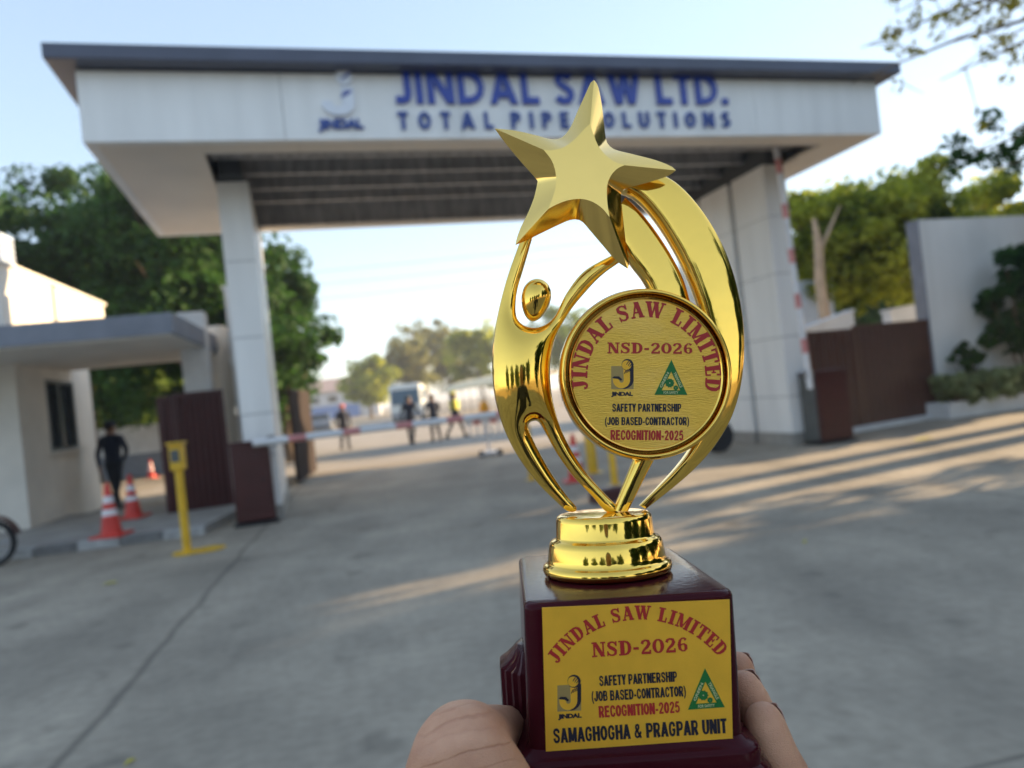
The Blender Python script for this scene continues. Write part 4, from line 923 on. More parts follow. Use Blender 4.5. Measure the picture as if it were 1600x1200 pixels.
# --- maroon base: lofted rounded rectangles
fr = LZ(984, 934, 0); bk = LZ(930, 861, 0); fl = LZ(818, 946, 0); fr_ = LZ(1150, 923, 0)
YF, YB = fr.y, bk.y
XL, XR = fl.x, fr_.x; XC = (XL+XR)/2; HX = (XR-XL)/2
bl_ = L(838, 1172, YF-.001); ZB = bl_.z+.0005
XRb = L(1165, 1150, YF-.001).x; XLb = L(826, 1172, YF-.001).x
HXb = (XRb-XLb)/2; XCb = (XRb+XLb)/2
def rrect(cx, cy, hx, hy, r, n=6):
    p = []
    for (sx, sy, a0) in ((1, 1, 0), (-1, 1, 90), (-1, -1, 180), (1, -1, 270)):
        for k in range(n+1):
            a = R_(a0+90*k/n); p.append((cx+sx*(hx-r)+r*math.cos(a), cy+sy*(hy-r)+r*math.sin(a)))
    return p
def loft(secs, name, m, parent, smooth=30):
    b = MB(); vs = []; n = len(rrect(0, 0, 1, 1, .1))
    for (cx, cy, hx, hy, r, z) in secs: vs += [(x, y, z) for x, y in rrect(cx, cy, hx, hy, r)]
    k = len(secs)
    b.add(vs, [(i*n+j, i*n+(j+1) % n, (i+1)*n+(j+1) % n, (i+1)*n+j) for i in range(k-1) for j in range(n)] + [tuple(range(n-1, -1, -1)), tuple(range((k-1)*n, k*n))])
    return b.build(name, m, parent, smooth=smooth)
CY = (YF+YB)/2; HY = (YB-YF)/2
secs = []
for a in (0, 20, 40, 60, 80, 90):
    q = .0024; secs.append((XC, CY, HX-q*(1-math.sin(R_(a))), HY-q*(1-math.sin(R_(a))), .0055, -q*(1-math.cos(R_(a)))))
for u in (.3, .6, .97): secs.append((XC*(1-u)+XCb*u, CY, HX*(1-u)+HXb*u, HY+.001*u, .0055, -.0024*(1-u)+ZB*u))
for dx, dz in ((.0006, -.0008), (.0018, -.0022), (.0040, -.0034), (.0052, -.0040), (.0058, -.0052), (.0060, -.0100), (.0090, -.0125), (.0098, -.016), (.0098, -.019)):
    secs.append((XCb, CY, HXb+dx, HY+dx, .006+dx*.4, ZB+dz))
base = loft(secs, 'base', M['plinth'], trophy, 40)
ZBOT = ZB-.019
# carved side mouldings
for s in (-1, 1):
    b = MB()
    prof = [(0, .0165), (.0020, .0165), (.0032, .0152), (.0031, .0140), (.0050, .0138), (.0058, .0124), (.0057, .0112), (.0078, .0108), (.0086, .0094), (.0085, .0082), (.0100, .0076), (.0105, .0056)]
    x0 = XCb+s*(HXb-.0006); h0 = ZB-.004; hh = .0270; n = len(prof); vs = []
    def ring(u): return [(x0+s*p[0]*kx[u], CY-.004+sg*p[1]*1.25*ky[u], h0+hh*u) for sg, pr_ in ((-1, prof), (1, prof[::-1])) for p in pr_]
    steps = (0, .4, .74, .80, .88, .96, 1.0); kx = dict(zip(steps, (1, 1, 1, .74, .50, .33, .22))); ky = dict(zip(steps, (1, 1, 1, .97, .90, .72, .45)))
    for u in steps: vs += ring(u)
    k = 2*n
    b.add(vs, [(i*k+j, i*k+(j+1) % k, (i+1)*k+(j+1) % k, (i+1)*k+j) for i in range(len(steps)-1) for j in range(k)] + [tuple(range(k-1, -1, -1))] + [(6*k+j, 6*k+j+1, 7*k-2-j, 7*k-1-j) for j in range(n-1)])
    b.build('side_moulding', M['plinth'], trophy, smooth=25)
# --- gold pedestal
def zc(y): return L(949, y, 0).z
z1_, z2_, z3_ = zc(842), zc(833), zc(803)
pd = [(.0262, .0002), (.0278, .0010), (.0284, .0026), (.0280, .0044), (.0270, .0052), (.0264, .0054), (.0259, .0062), (.0257, .008), (.0250, z1_-.0016), (.0247, z1_-.0006), (.0240, z1_+.0006), (.0228, z1_+.0012), (.0219, z1_+.0016), (.0216, z1_+.0024),
      (.0212, z3_-.002), (.0210, z3_-.0010), (.0204, z3_+.0001), (.0195, z3_+.0006), (.018, z3_+.0007)]
b = MB(); b.lathe(pd, n=96); b.build('pedestal', M['gold'], trophy, smooth=50)
ZP = z3_+.0007
# --- inflated outlines (thickness solved on the mesh, so it is round at every rim)
def smooth_closed(pts, per=.0007):
    pts = [Vector(p) for p in pts]; n = len(pts); out = []
    for i in range(n):
        p0, p1, p2, p3 = pts[i-1], pts[i], pts[(i+1) % n], pts[(i+2) % n]; m = max(2, int((p2-p1).length/per))
        for k in range(m):
            u = k/m
            out.append(.5*((2*p1)+(p2-p0)*u+(2*p0-5*p1+4*p2-p3)*u*u+(3*p1-p0-3*p2+p3)*u**3))
    return np.array([tuple(p) for p in out])
def inside(pts, poly):
    x, y = pts[:, 0], pts[:, 1]; c = np.zeros(len(pts), bool); j = len(poly)-1
    for i in range(len(poly)):
        xi, yi = poly[i]; xj, yj = poly[j]
        c ^= ((yi > y) != (yj > y)) & (x < (xj-xi)*(y-yi)/(yj-yi+1e-15)+xi); j = i
    return c
def inflate(name, outline, y0, k=.8, parent=None, m=None, grid=.0008, tmax=None):
    B = smooth_closed(outline); nb = len(B)
    tan = np.roll(B, -1, 0)-np.roll(B, 1, 0); tan /= np.linalg.norm(tan, axis=1)[:, None]
    area = .5*np.sum(B[:, 0]*np.roll(B[:, 1], -1)-np.roll(B[:, 0], -1)*B[:, 1]); nor = np.stack([-tan[:, 1], tan[:, 0]], 1)*(1 if area > 0 else -1)
    def bdist(p):
        out = np.empty(len(p))
        for s in range(0, len(p), 2000): out[s:s+2000] = np.sqrt(((p[s:s+2000, None]-B[None])**2).sum(2)).min(1)
        return out
    I = []
    for off_ in (.00010, .00028, .0006):
        q = B+nor*off_; d = bdist(q); I.append(q[(d > off_*.93) & inside(q, B)])
    lo, hi = B.min(0), B.max(0); gx, gy = np.meshgrid(np.arange(lo[0], hi[0], grid), np.arange(lo[1], hi[1], grid*.866)); gx[1::2] += grid/2
    q = np.stack([gx.ravel(), gy.ravel()], 1); q = q[inside(q, B)]; q = q[bdist(q) > .0011]; I.append(q)
    allp = np.concatenate([B]+I)
    SC = 1000.
    r = delaunay_2d_cdt([Vector(p*SC) for p in allp], [(i, (i+1) % nb) for i in range(nb)], [], 0, 1e-7)
    V = np.array([tuple(v) for v in r[0]])/SC; T = np.array([f for f in r[2] if len(f) == 3]); org = r[3]
    T = T[inside(V[T].mean(1), B)]
    used = np.unique(T); mp = -np.ones(len(V), int); mp[used] = range(len(used)); V = V[used]; T = mp[T]; N = len(V)
    isb = np.array([any(o < nb for o in org[u]) for u in used])
    # cotangent laplacian, conjugate gradients
    ii, jj, ww = [], [], []; ar = np.zeros(N)
    for a, b_, c in ((0, 1, 2), (1, 2, 0), (2, 0, 1)):
        e1 = V[T[:, b_]]-V[T[:, a]]; e2 = V[T[:, c]]-V[T[:, a]]; cr = np.abs(e1[:, 0]*e2[:, 1]-e1[:, 1]*e2[:, 0])+1e-16
        ii.append(T[:, b_]); jj.append(T[:, c]); ww.append(.5*(e1*e2).sum(1)/cr); np.add.at(ar, T[:, a], cr/6)
    ii = np.concatenate(ii); jj = np.concatenate(jj); ww = np.concatenate(ww); fr_m = ~isb
    dg = np.zeros(N); np.add.at(dg, ii, ww); np.add.at(dg, jj, ww); dg[dg <= 0] = 1
    def A(x):
        y = np.zeros(N); d = ww*(x[ii]-x[jj]); y += np.bincount(ii, d, N); y -= np.bincount(jj, d, N); return y*fr_m
    x = np.zeros(N); rr = (2*ar)*fr_m; z = rr/dg*fr_m; p = z.copy(); rz = rr@z
    for it in range(1500):
        Ap = A(p); al = rz/(p@Ap+1e-30); x += al*p; rr -= al*Ap; z = rr/dg*fr_m; r2 = rr@z
        if r2 < 1e-20*1 and it > 50: break
        p = z+(r2/rz)*p; rz = r2
    h = np.sqrt(np.maximum(x, 0))*k
    if tmax: h = tmax*np.tanh(h/tmax)
    b = MB(); o = len(V)
    b.v = [(p[0], y0-t, p[1]) for p, t in zip(V, h)] + [(p[0], y0+t, p[1]) for p, t in zip(V, h)]
    b.f = [tuple(t) for t in T]+[tuple(t[::-1]+o) for t in T]; b.m = [0]*len(b.f)
    return b.build(name, m or M['gold'], parent, smooth=180)
def L2(pts, y=0.): return [(lambda q: (q.x, q.z))(L(x, yy, y)) for x, yy in pts]
fig = [(820, 362), (806, 395), (792, 435), (780, 480), (771, 530), (769, 580), (774, 625), (788, 672), (812, 718), (842, 757), (868, 783), (884, 797), (896, 800), (901, 793),
       (884, 772), (862, 740), (842, 705), (828, 675), (826, 663), (833, 658), (842, 660), (854, 680), (872, 712), (897, 746), (924, 774), (945, 798), (958, 802), (966, 794),
       (944, 770), (916, 738), (891, 700), (873, 660), (862, 615), (860, 570), (868, 528), (888, 490), (916, 455), (944, 427), (984, 398), (978, 390), (938, 408), (908, 428), (884, 460), (868, 492), (852, 507), (832, 512), (814, 505), (806, 488), (808, 455), (818, 420), (828, 385), (832, 366)]
inflate('figure', L2(fig), 0., .82, trophy)
# head: tilted egg
hd = L(837, 469, 0); b = MB(); rx, rz_ = .0066, .0098
b.sphere((0, 0, 0), (1, 1, 1), nu=40, nv=26); tl_ = R_(-14)
b.v = [(hd.x + (x*(1+.18*z)*rx)*math.cos(tl_) - z*rz_*math.sin(tl_), y*(1+.12*z)*rx*1.05, hd.z + (x*(1+.18*z)*rx)*math.sin(tl_) + z*rz_*math.cos(tl_)) for x, y, z in b.v]
b.build('head', M['gold'], trophy, smooth=180)
# comet tails
def band(name, pairs, y0, T, e=3.2, lean=0.):
    pr = [(Vector(L2([a])[0]), Vector(L2([c])[0])) for a, c in pairs]; out = []
    n = len(pr); cs_ = []
    for i in range(n-1):
        q = [pr[max(0, i-1)], pr[i], pr[i+1], pr[min(n-1, i+2)]]
        for k in range(8):
            u = k/8; f = lambda a: .5*((2*a[1])+(a[2]-a[0])*u+(2*a[0]-5*a[1]+4*a[2]-a[3])*u*u+(3*a[1]-a[0]-3*a[2]+a[3])*u**3)
            cs_.append((f([z[0] for z in q]), f([z[1] for z in q]), i+u))
    cs_.append((*pr[-1], n-1)); m = 36; vs = []
    for o, i_, u in cs_:
        c = (o+i_)/2; h = (o-i_)/2; tt = T(u/(n-1)) if callable(T) else T; tt = min(tt, h.length*.95)
        for k in range(m):
            a = 2*math.pi*k/m; ca, sa = math.cos(a), math.sin(a)
            x = math.copysign(abs(ca)**(2/e), ca); y = math.copysign(abs(sa)**(2/e), sa)
            p = c+h*x; vs.append((p.x, y0+tt*y+lean*x*h.length, p.y))
    b = MB(); k = len(cs_)
    b.add(vs, [(i*m+j, i*m+(j+1) % m, (i+1)*m+(j+1) % m, (i+1)*m+j) for i in range(k-1) for j in range(m)]+[tuple(range(m-1, -1, -1)), tuple(range((k-1)*m, k*m))])
    return b.build(name, M['gold'], trophy, smooth=55)
band('comet_tail', [((1000, 262), (965, 296)), ((1050, 282), (992, 308)), ((1090, 320), (1022, 340)), ((1124, 372), (1052, 386)), ((1147, 430), (1076, 434)), ((1160, 490), (1094, 484)), ((1163, 545), (1108, 540)), ((1158, 600), (1115, 598)), ((1144, 650), (1100, 655)), ((1118, 695), (1078, 702)), ((1086, 732), (1056, 732)), ((1050, 764), (1028, 762)), ((1010, 796), (1000, 790))], .002, lambda u: .0062*(1-.35*u), 5, lean=.11)
band('comet_tail', [((978, 306), (952, 350)), ((1003, 330), (970, 384)), ((1028, 362), (986, 412)), ((1052, 400), (1003, 434)), ((1070, 437), (1016, 458)), ((1082, 478), (1024, 490))], .003, .0052, 4, lean=.14)
band('strut', [((1026, 712), (994, 708)), ((1010, 742), (980, 742)), ((995, 772), (968, 772)), ((982, 798), (958, 798))], .001, .0045, 2.4)
# --- star
def zp(pts): return [(740+x/3.428, 100+y/3.428) for x, y in pts]
OA = [[(645, 85), (668, 122), (687, 220), (700, 330), (710, 405), (726, 436), (762, 460), (850, 482), (980, 516), (1058, 548), (1084, 570)],
      [(1084, 570), (1040, 600), (950, 630), (840, 660), (800, 674), (789, 700), (798, 800), (815, 950), (832, 1070), (826, 1098)],
      [(826, 1098), (760, 1050), (690, 970), (620, 888), (582, 845), (545, 832), (500, 842), (400, 888), (290, 942), (224, 970)],
      [(224, 970), (228, 945), (250, 880), (290, 800), (322, 720), (338, 655), (343, 626), (322, 600), (250, 520), (170, 424), (112, 345)],
      [(112, 345), (220, 356), (330, 380), (395, 398), (440, 402), (480, 388), (520, 336), (560, 246), (600, 158), (628, 98), (645, 85)]]
FA = [[(624, 320), (640, 370), (668, 438), (710, 490), (760, 525), (808, 542)], [(808, 542), (768, 562), (732, 604), (715, 660), (717, 745), (728, 820)], [(728, 820), (690, 774), (640, 740), (580, 723), (510, 729), (450, 750), (400, 776)],
      [(400, 776), (420, 725), (440, 655), (440, 588), (420, 520), (376, 460)], [(376, 460), (425, 461), (485, 444), (545, 400), (592, 350), (624, 320)]]
YS = -.010; YFR = YS-.0095
def arcs(A, y, n=30):
    out = []
    for a in A:
        P2 = [Vector(p) for p in L2(zp(a), y)]; P2 = [P2[0]*2-P2[1]]+P2+[P2[-1]*2-P2[-2]]; d = []
        for i in range(1, len(P2)-2):
            for k in range(16):
                u = k/16; p0, p1, p2, p3 = P2[i-1:i+3]
                d.append(.5*((2*p1)+(p2-p0)*u+(2*p0-5*p1+4*p2-p3)*u*u+(3*p1-p0-3*p2+p3)*u**3))
        d.append(P2[-2]); cl = [0]
        for i in range(1, len(d)): cl.append(cl[-1]+(d[i]-d[i-1]).length)
        for k in range(n):
            t = cl[-1]*k/n; j = max(i for i in range(len(cl)) if cl[i] <= t+1e-12); j = min(j, len(d)-2); f = (t-cl[j])/max(1e-12, cl[j+1]-cl[j]); out.append(d[j].lerp(d[j+1], f))
    return out
oo = arcs(OA, YS); of = arcs(FA, YFR); cen = sum(oo, Vector((0, 0)))/len(oo)
nS = len(oo); b = MB()
lp = [[(p.x, YFR, p.y) for p in of], [(p.x, YS, p.y) for p in oo]]
ob = [cen+(p-cen)*1.0 for p in of]; lp.append([(p.x, YS+.0080, p.y-.0022) for p in ob])
vs = sum(lp, [])
b.add(vs, [(i*nS+j, i*nS+(j+1) % nS, (i+1)*nS+(j+1) % nS, (i+1)*nS+j) for i in range(2) for j in range(nS)] + [tuple(range(nS-1, -1, -1)), tuple(range(2*nS, 3*nS))])
st_o = b.build('star', M['gold_satin'], trophy, smooth=28, bevel=0)
bv = st_o.modifiers.new('b', 'BEVEL'); bv.width = .00035; bv.segments = 2; bv.limit_method = 'ANGLE'; bv.angle_limit = R_(28)
# --- medallion
DC = L(1006.5, 585, -.004); RO = (L(1140, 585, -.004)-L(873, 585, -.004)).length/2
RI = (L(1128, 585, -.004)-L(900, 585, -.004)).length/2+.0003
pf = [(RO-.004, -.0075), (RO-.001, -.006), (RO, -.003), (RO, .0030), (RO-.0005, .0050), (RO-.0010, .0063), (RO-.0017, .0068), (RO-.0024, .0066), (RO-.0028, .0056), (RO-.0029, .0020), (RO-.0031, .0002), (RI+.0014, .0002), (RI+.0013, .0020), (RI+.0012, .0050), (RI+.0008, .0056), (RI+.0004, .0055), (RI-.0001, .0048), (RI-.0003, .0032)]
b = MB(); b.lathe(pf, DC, n=128, ax='Y'); b.build('medallion', M['gold'], trophy, smooth=60)
b = MB(); b.lathe([(RI+.0013, .0008), (RO-.0029, .0008)], DC, n=128, ax='Y'); b.f = b.f[:-2]; b.m = b.m[:-2]; b.build('groove_shade', M['gold_shade'], trophy)  # ring over the groove floor; its shade and dark reflection are painted in
gy = DC.y-.0049
b = MB(); n = 96; vs = [(DC.x+r*math.cos(2*math.pi*i/n), gy_, DC.z+r*math.sin(2*math.pi*i/n)) for r, gy_ in ((RI, gy), (RI*.6, gy), (RI*.3, gy)) for i in range(n)]
b.add(vs, [(j*n+i, j*n+(i+1) % n, (j+1)*n+(i+1) % n, (j+1)*n+i) for j in range(2) for i in range(n)]+[tuple(range(2*n, 3*n))])
disc = b.build('sticker', M['sticker'], trophy)
# --- plaque on the base front
pq = [(847, 950), (1140, 937), (1145, 1154), (853, 1175)]
YP = YF-.0010
b = MB(); f4 = [L(x, y, YP) for x, y in pq]; k4 = [Vector((v.x, YP+.0009, v.z)) for v in f4]
b.add(f4+k4, [(0, 1, 2, 3), (7, 6, 5, 4), (0, 4, 5, 1), (1, 5, 6, 2), (2, 6, 7, 3), (3, 7, 4, 0)]); plaque = b.build('plaque', M['plaque'], trophy)
# --- printing, laid out in the picture and projected onto the real plane of each label
def pxframe(cx, cy, rot, yl, lift=.00012):
    c, s = math.cos(R_(rot)), math.sin(R_(rot))
    return lambda u, v, n=0.: L(cx+u*c-v*s, cy-(u*s+v*c), yl-lift-n)
def ptext(mb, txt, cx, cy, w, h, rot, yl, bold=.03, mi=0, lift=.00012, sp=1.):
    fit_text(mb, txt, pxframe(cx, cy, rot, yl, lift), w, h, bold, 0, sp, mi)
def arc(cx, cy, r, a0, a1, n=9): return [(cx+r*math.cos(R_(a0+(a1-a0)*k/n)), cy+r*math.sin(R_(a0+(a1-a0)*k/n))) for k in range(n+1)]
K, T_1, SV = .30, .12, .11
GL = {  # slab serif letters: (advance, [(points, widths)])
 'I': (.56, [([(.28, 0), (.28, 1)], K), ([(.02, .05), (.54, .05)], SV), ([(.02, .95), (.54, .95)], SV)]),
 'L': (.80, [([(.26, 0), (.26, 1)], K), ([(0, .05), (.76, .05)], SV), ([(0, .95), (.52, .95)], SV), ([(.70, 0), (.70, .36)], T_1)]),
 'J': (.70, [([(.44, 1), (.44, .3), (.40, .14), (.30, .06), (.18, .06), (.10, .14), (.10, .26)], [K, K, .22, .16, .12, .16, .2]), ([(.18, .95), (.70, .95)], SV)]),
 'T': (.86, [([(.43, 0), (.43, 1)], K), ([(.02, .95), (.84, .95)], SV), ([(.06, 1), (.06, .66)], T_1), ([(.80, 1), (.80, .66)], T_1), ([(.18, .05), (.68, .05)], SV)]),
 'E': (.82, [([(.26, 0), (.26, 1)], K), ([(0, .05), (.76, .05)], SV), ([(0, .95), (.74, .95)], SV), ([(.26, .52), (.56, .52)], SV), ([(.72, 0), (.72, .33)], T_1), ([(.70, 1), (.70, .70)], T_1), ([(.56, .38), (.56, .66)], T_1*.8)]),
 'D': (.92, [([(.26, 0), (.26, 1)], K), ([(0, .95), (.42, .95), (.62, .88), (.74, .72), (.77, .5), (.74, .28), (.62, .12), (.42, .05), (0, .05)], [SV, SV, .17, .23, .26, .23, .17, SV, SV])]),
 'N': (.98, [([(.17, 0), (.17, 1)], T_1), ([(.20, 1), (.78, 0)], K), ([(.81, 0), (.81, 1)], T_1), ([(0, .05), (.36, .05)], SV), ([(0, .95), (.34, .95)], SV), ([(.62, .95), (.98, .95)], SV)]),
 'A': (.98, [([(.14, 0), (.47, 1)], T_1), ([(.47, 1), (.80, 0)], K), ([(.24, .33), (.66, .33)], SV), ([(0, .05), (.32, .05)], SV), ([(.58, .05), (1.0, .05)], SV)]),
 'M': (1.18, [([(.17, 0), (.17, 1)], T_1), ([(.22, 1), (.58, .05)], K*.9), ([(.58, .05), (.92, 1)], T_1), ([(.98, 0), (.98, 1)], K), ([(0, .05), (.36, .05)], SV), ([(0, .95), (.28, .95)], SV), ([(.76, .05), (1.18, .05)], SV), ([(.92, .95), (1.18, .95)], SV)]),
 'W': (1.30, [([(.18, 1), (.42, 0)], K*.9), ([(.42, 0), (.64, .95)], T_1), ([(.64, 1), (.90, 0)], K*.9), ([(.90, 0), (1.12, 1)], T_1), ([(0, .95), (.40, .95)], SV), ([(.48, .95), (.84, .95)], SV), ([(.98, .95), (1.28, .95)], SV)]),
 'S': (.80, [([(.68, .70), (.62, .86), (.48, .94), (.32, .94), (.18, .86), (.16, .72), (.26, .60), (.52, .46), (.64, .34), (.62, .16), (.48, .06), (.30, .06), (.14, .14), (.08, .30)], [.10, .13, .11, .12, .2, .22, .24, .25, .22, .2, .12, .11, .13, .10]), ([(.69, 1), (.69, .66)], .09), ([(.08, 0), (.08, .34)], .09)]),
 '2': (.78, [([(.12, .70), (.18, .86), (.36, .94), (.56, .88), (.62, .70), (.50, .50), (.24, .28), (.10, .10)], [.22, .18, .11, .2, .26, .22, .16, .1]), ([(.06, .08), (.70, .08)], .17), ([(.68, 0), (.68, .28)], T_1)]),
 '0': (.82, [(arc(.41, .5, .30, 90, 450, 20), None)]),
 '6': (.80, [([(.64, .80), (.52, .93), (.36, .92), (.22, .76), (.16, .5), (.20, .22), (.36, .07), (.52, .08), (.63, .22), (.62, .42), (.50, .54), (.34, .52), (.22, .40)], [.2, .12, .1, .18, .24, .2, .1, .12, .22, .22, .12, .1, .1])]),
 '-': (.50, [([(.06, .42), (.44, .42)], .18)]), ' ': (.42, [])}
GL['0'] = (.84, [([(.42+.29*math.cos(R_(a)), .5+.43*math.sin(R_(a))) for a in range(90, 451, 18)], [.11+.15*abs(math.cos(R_(a)))**1.5 for a in range(90, 451, 18)])])
def strokes(mb, ch, place, lift0=.00012, mi=0):
    for si, (pts, ws) in enumerate((GL[ch] if isinstance(ch, str) else ch)[1]):
        if not hasattr(ws, '__len__'): ws = [ws]*len(pts)
        vs = []
        for i, p in enumerate(pts):
            a = pts[max(0, i-1)]; c = pts[min(len(pts)-1, i+1)]; dx, dy = c[0]-a[0], c[1]-a[1]; l = math.hypot(dx, dy) or 1
            h = ws[i]/2
            # stems that lean keep horizontal cuts
            if len(pts) == 2 and abs(dy) > .5: off_ = (h*math.copysign(1, dy)*1.0, 0)
            else: off_ = (dy/l*h, -dx/l*h)
            vs += [place(p[0]+off_[0], p[1]+off_[1], lift0+si*2e-6), place(p[0]-off_[0], p[1]-off_[1], lift0+si*2e-6)]
        mb.add(vs, [(2*i, 2*i+2, 2*i+3, 2*i+1) for i in range(len(pts)-1)], mi)
def slab_line(mb, txt, cx, cy, w, h, rot, yl):
    tot = sum(GL[c][0]+.06 for c in txt)-.06; kx = w/tot; x = -w/2; c_, s_ = math.cos(R_(rot)), math.sin(R_(rot))
    for ch in txt:
        def place(u, v, lf, x=x):
            X, Y = x+u*kx, (v-.5)*h; return L(cx+X*c_-Y*s_, cy-(X*s_+Y*c_), yl-lf)
        strokes(mb, ch, place); x += (GL[ch][0]+.06)*kx
def slab_arc(mb, txt, cx, cy, r, a0, a1, h, yl, ry=None):
    tot = sum(GL[c][0]+.10 for c in txt)-.10; ry = ry or r; pos = 0
    for ch in txt:
        adv = GL[ch][0]
        def place(u, v, lf, pos=pos):
            a = R_(a0+(a1-a0)*((pos+u)/tot)); q = (v-.5)*h
            return L(cx+(r+q)*math.cos(a), cy-(ry+q)*math.sin(a), yl-lf)
        strokes(mb, ch, place); pos += adv+.10
def poly(mb, pts, yl, lift, mi=0): mb.add([L(x, y, yl-lift) for x, y in pts], [tuple(range(len(pts)))], mi)
def circ(cx, cy, r, n=28): return [(cx+r*math.cos(2*math.pi*i/n), cy+r*math.sin(2*math.pi*i/n)) for i in range(n)]
def logo(parent, x0, y0, x1, y1, cx, cy, r, tx0, ty0, tx1, ty1, yl, rot):
    b = MB(); sh = -(x1-x0)*math.sin(R_(rot))
    poly(b, [(x0, y1), (x1, y1+sh), (x1, y0+sh), (x0, y0)], yl, .00008, 0)
    W = x1-x0; H = y1-y0
    def U(u, v): return (x0+u*W, y1-v*H+sh*u)
    # black body of the hooked stroke, gold face slightly to its left
    jo = [(.60, .98), (.97, 1.0), (.97, .40), (.90, .18), (.74, .04)]
    fc = [(.54, .90), (.84, .90), (.84, .38)] + [(.46+.38*math.cos(t), .38+.34*math.sin(t)) for t in np.linspace(0, -math.pi, 14)] + [(.08, .46), (.36, .44)] + [(.46+.10*math.cos(t), .38+.10*math.sin(t)) for t in np.linspace(-math.pi*.9, 0, 8)]
    bk_ = [(.50, .93), (.56, 1.02), (1.0, 1.02), (1.0, .40)] + [(.50+.50*math.cos(t), .40+.40*math.sin(t)) for t in np.linspace(0, -math.pi*.45, 10)] + [(.46+.38*math.cos(t), .38+.34*math.sin(t)) for t in np.linspace(-math.pi*.45, 0, 8)] + [(.84, .90)]
    poly(b, [U(*p) for p in fc], yl, .00010, 2)
    poly(b, [U(*p) for p in bk_], yl, .00012, 1)
    poly(b, [U(*p) for p in ((.04, .50), (.14, .56), (.36, .55), (.50, .42), (.44, .36), (.30, .44), (.10, .47))], yl, .00013, 1)
    poly(b, circ(cx, cy, r), yl, .00011, 1); poly(b, circ(cx-r*.16, cy+r*.06, r*.80), yl, .00013, 2)
    for q in range(4):
        d = r*.30; xx = cx+r*.05+q*d*.9-r*.3; yy = cy-r*.35+q*d*.55
        poly(b, [(xx, yy+r*.35), (xx+d*.45, yy+r*.35), (xx+r*.55, yy-r*.25), (xx+r*.35, yy-r*.25)], yl, .00015, 1)
        ax_, ay_ = U(.56+q*.075, .66+.03*q); poly(b, [(ax_, ay_), (ax_+W*.035, ay_), (ax_+W*.13, ay_-H*.17), (ax_+W*.09, ay_-H*.17)], yl, .00015, 1)
    o = b.build('logo', [M['print_beige'], M['print_black'], M['print_gold']], parent)
    b = MB(); ptext(b, 'JiNDAL', (tx0+tx1)/2, (ty0+ty1)/2, tx1-tx0, ty1-ty0, rot, yl, .055, sp=.95); b.build('logo_lettering', M['print_black'], parent)
def tri(parent, A, B, C, gears, yl):
    A, B, C = [np.array(p, float) for p in (A, B, C)]; cen = (A+B+C)/3
    cen = (A*.30+B*.35+C*.35); inner = [cen+(p-cen)*k for p, k in ((A, .52), (B, .56), (C, .56))]
    b = MB(); vs = [L(*p, yl-.0001) for p in (A, B, C)]+[L(*p, yl-.0001) for p in inner]
    b.add(vs, [(0, 1, 4, 3), (1, 2, 5, 4), (2, 0, 3, 5)], 0)
    for gx, gy, gr in gears:
        poly(b, circ(gx, gy, gr), yl, .00012, 0)
        for k in range(10):
            a = 2*math.pi*k/10; poly(b, [(gx+gr*.9*math.cos(a-.14), gy+gr*.9*math.sin(a-.14)), (gx+gr*1.13*math.cos(a-.1), gy+gr*1.13*math.sin(a-.1)), (gx+gr*1.13*math.cos(a+.1), gy+gr*1.13*math.sin(a+.1)), (gx+gr*.9*math.cos(a+.14), gy+gr*.9*math.sin(a+.14))], yl, .00013, 0)
        poly(b, circ(gx, gy, gr*.15, 12), yl, .00015, 1)
    for txt, p, q, pi_, qi in (('GREEN', B, A, inner[1], inner[0]), ('TRIANGLE', A, C, inner[0], inner[2]), ('FOR SAFETY', B, C, inner[1], inner[2])):
        m = ((p+q)/2+(pi_+qi)/2)/2; d = qi-pi_; th = np.linalg.norm((p+q)/2-(pi_+qi)/2)
        dd = q-p; nn = np.array([dd[1], -dd[0]])/np.linalg.norm(dd); th = abs(((p-pi_)@nn))
        m = (pi_+qi)/2+nn*(th/2 if ((p-pi_)@nn) > 0 else -th/2)
        ptext(b, txt, m[0], m[1], np.linalg.norm(d)*.80, th*.56, -math.degrees(math.atan2(d[1], d[0])), yl, .02, 1, lift=.00016)
    b.build('safety_triangle', [M['print_green'], M['print_cream']], parent)
M['print_gold'] = M['plaque']
V_, H_ = .245, .185
def gs(adv, *st): return (adv, [(list(p), w) for p, w in st])
_o = [(.31+.20*math.cos(R_(a)), .5+.41*math.sin(R_(a))) for a in range(0, 361, 18)]; _ow = [H_+.045*abs(math.cos(R_(a))) for a in range(0, 361, 18)]
_s = [(.50, .68), (.48, .82), (.40, .90), (.30, .915), (.20, .90), (.13, .82), (.12, .71), (.17, .61), (.30, .52), (.44, .43), (.50, .32), (.48, .18), (.40, .10), (.30, .085), (.20, .10), (.13, .18), (.11, .33)]
_c = [(.50, .66), (.47, .82), (.40, .90), (.31, .915), (.21, .88), (.14, .76), (.11, .5), (.14, .24), (.21, .12), (.31, .085), (.40, .10), (.47, .18), (.50, .34)]
_p = lambda lo: [(.10, .915), (.32, .915), (.44, .88), (.49, .78), (.49, lo+.14), (.44, lo+.04), (.32, lo), (.10, lo)]
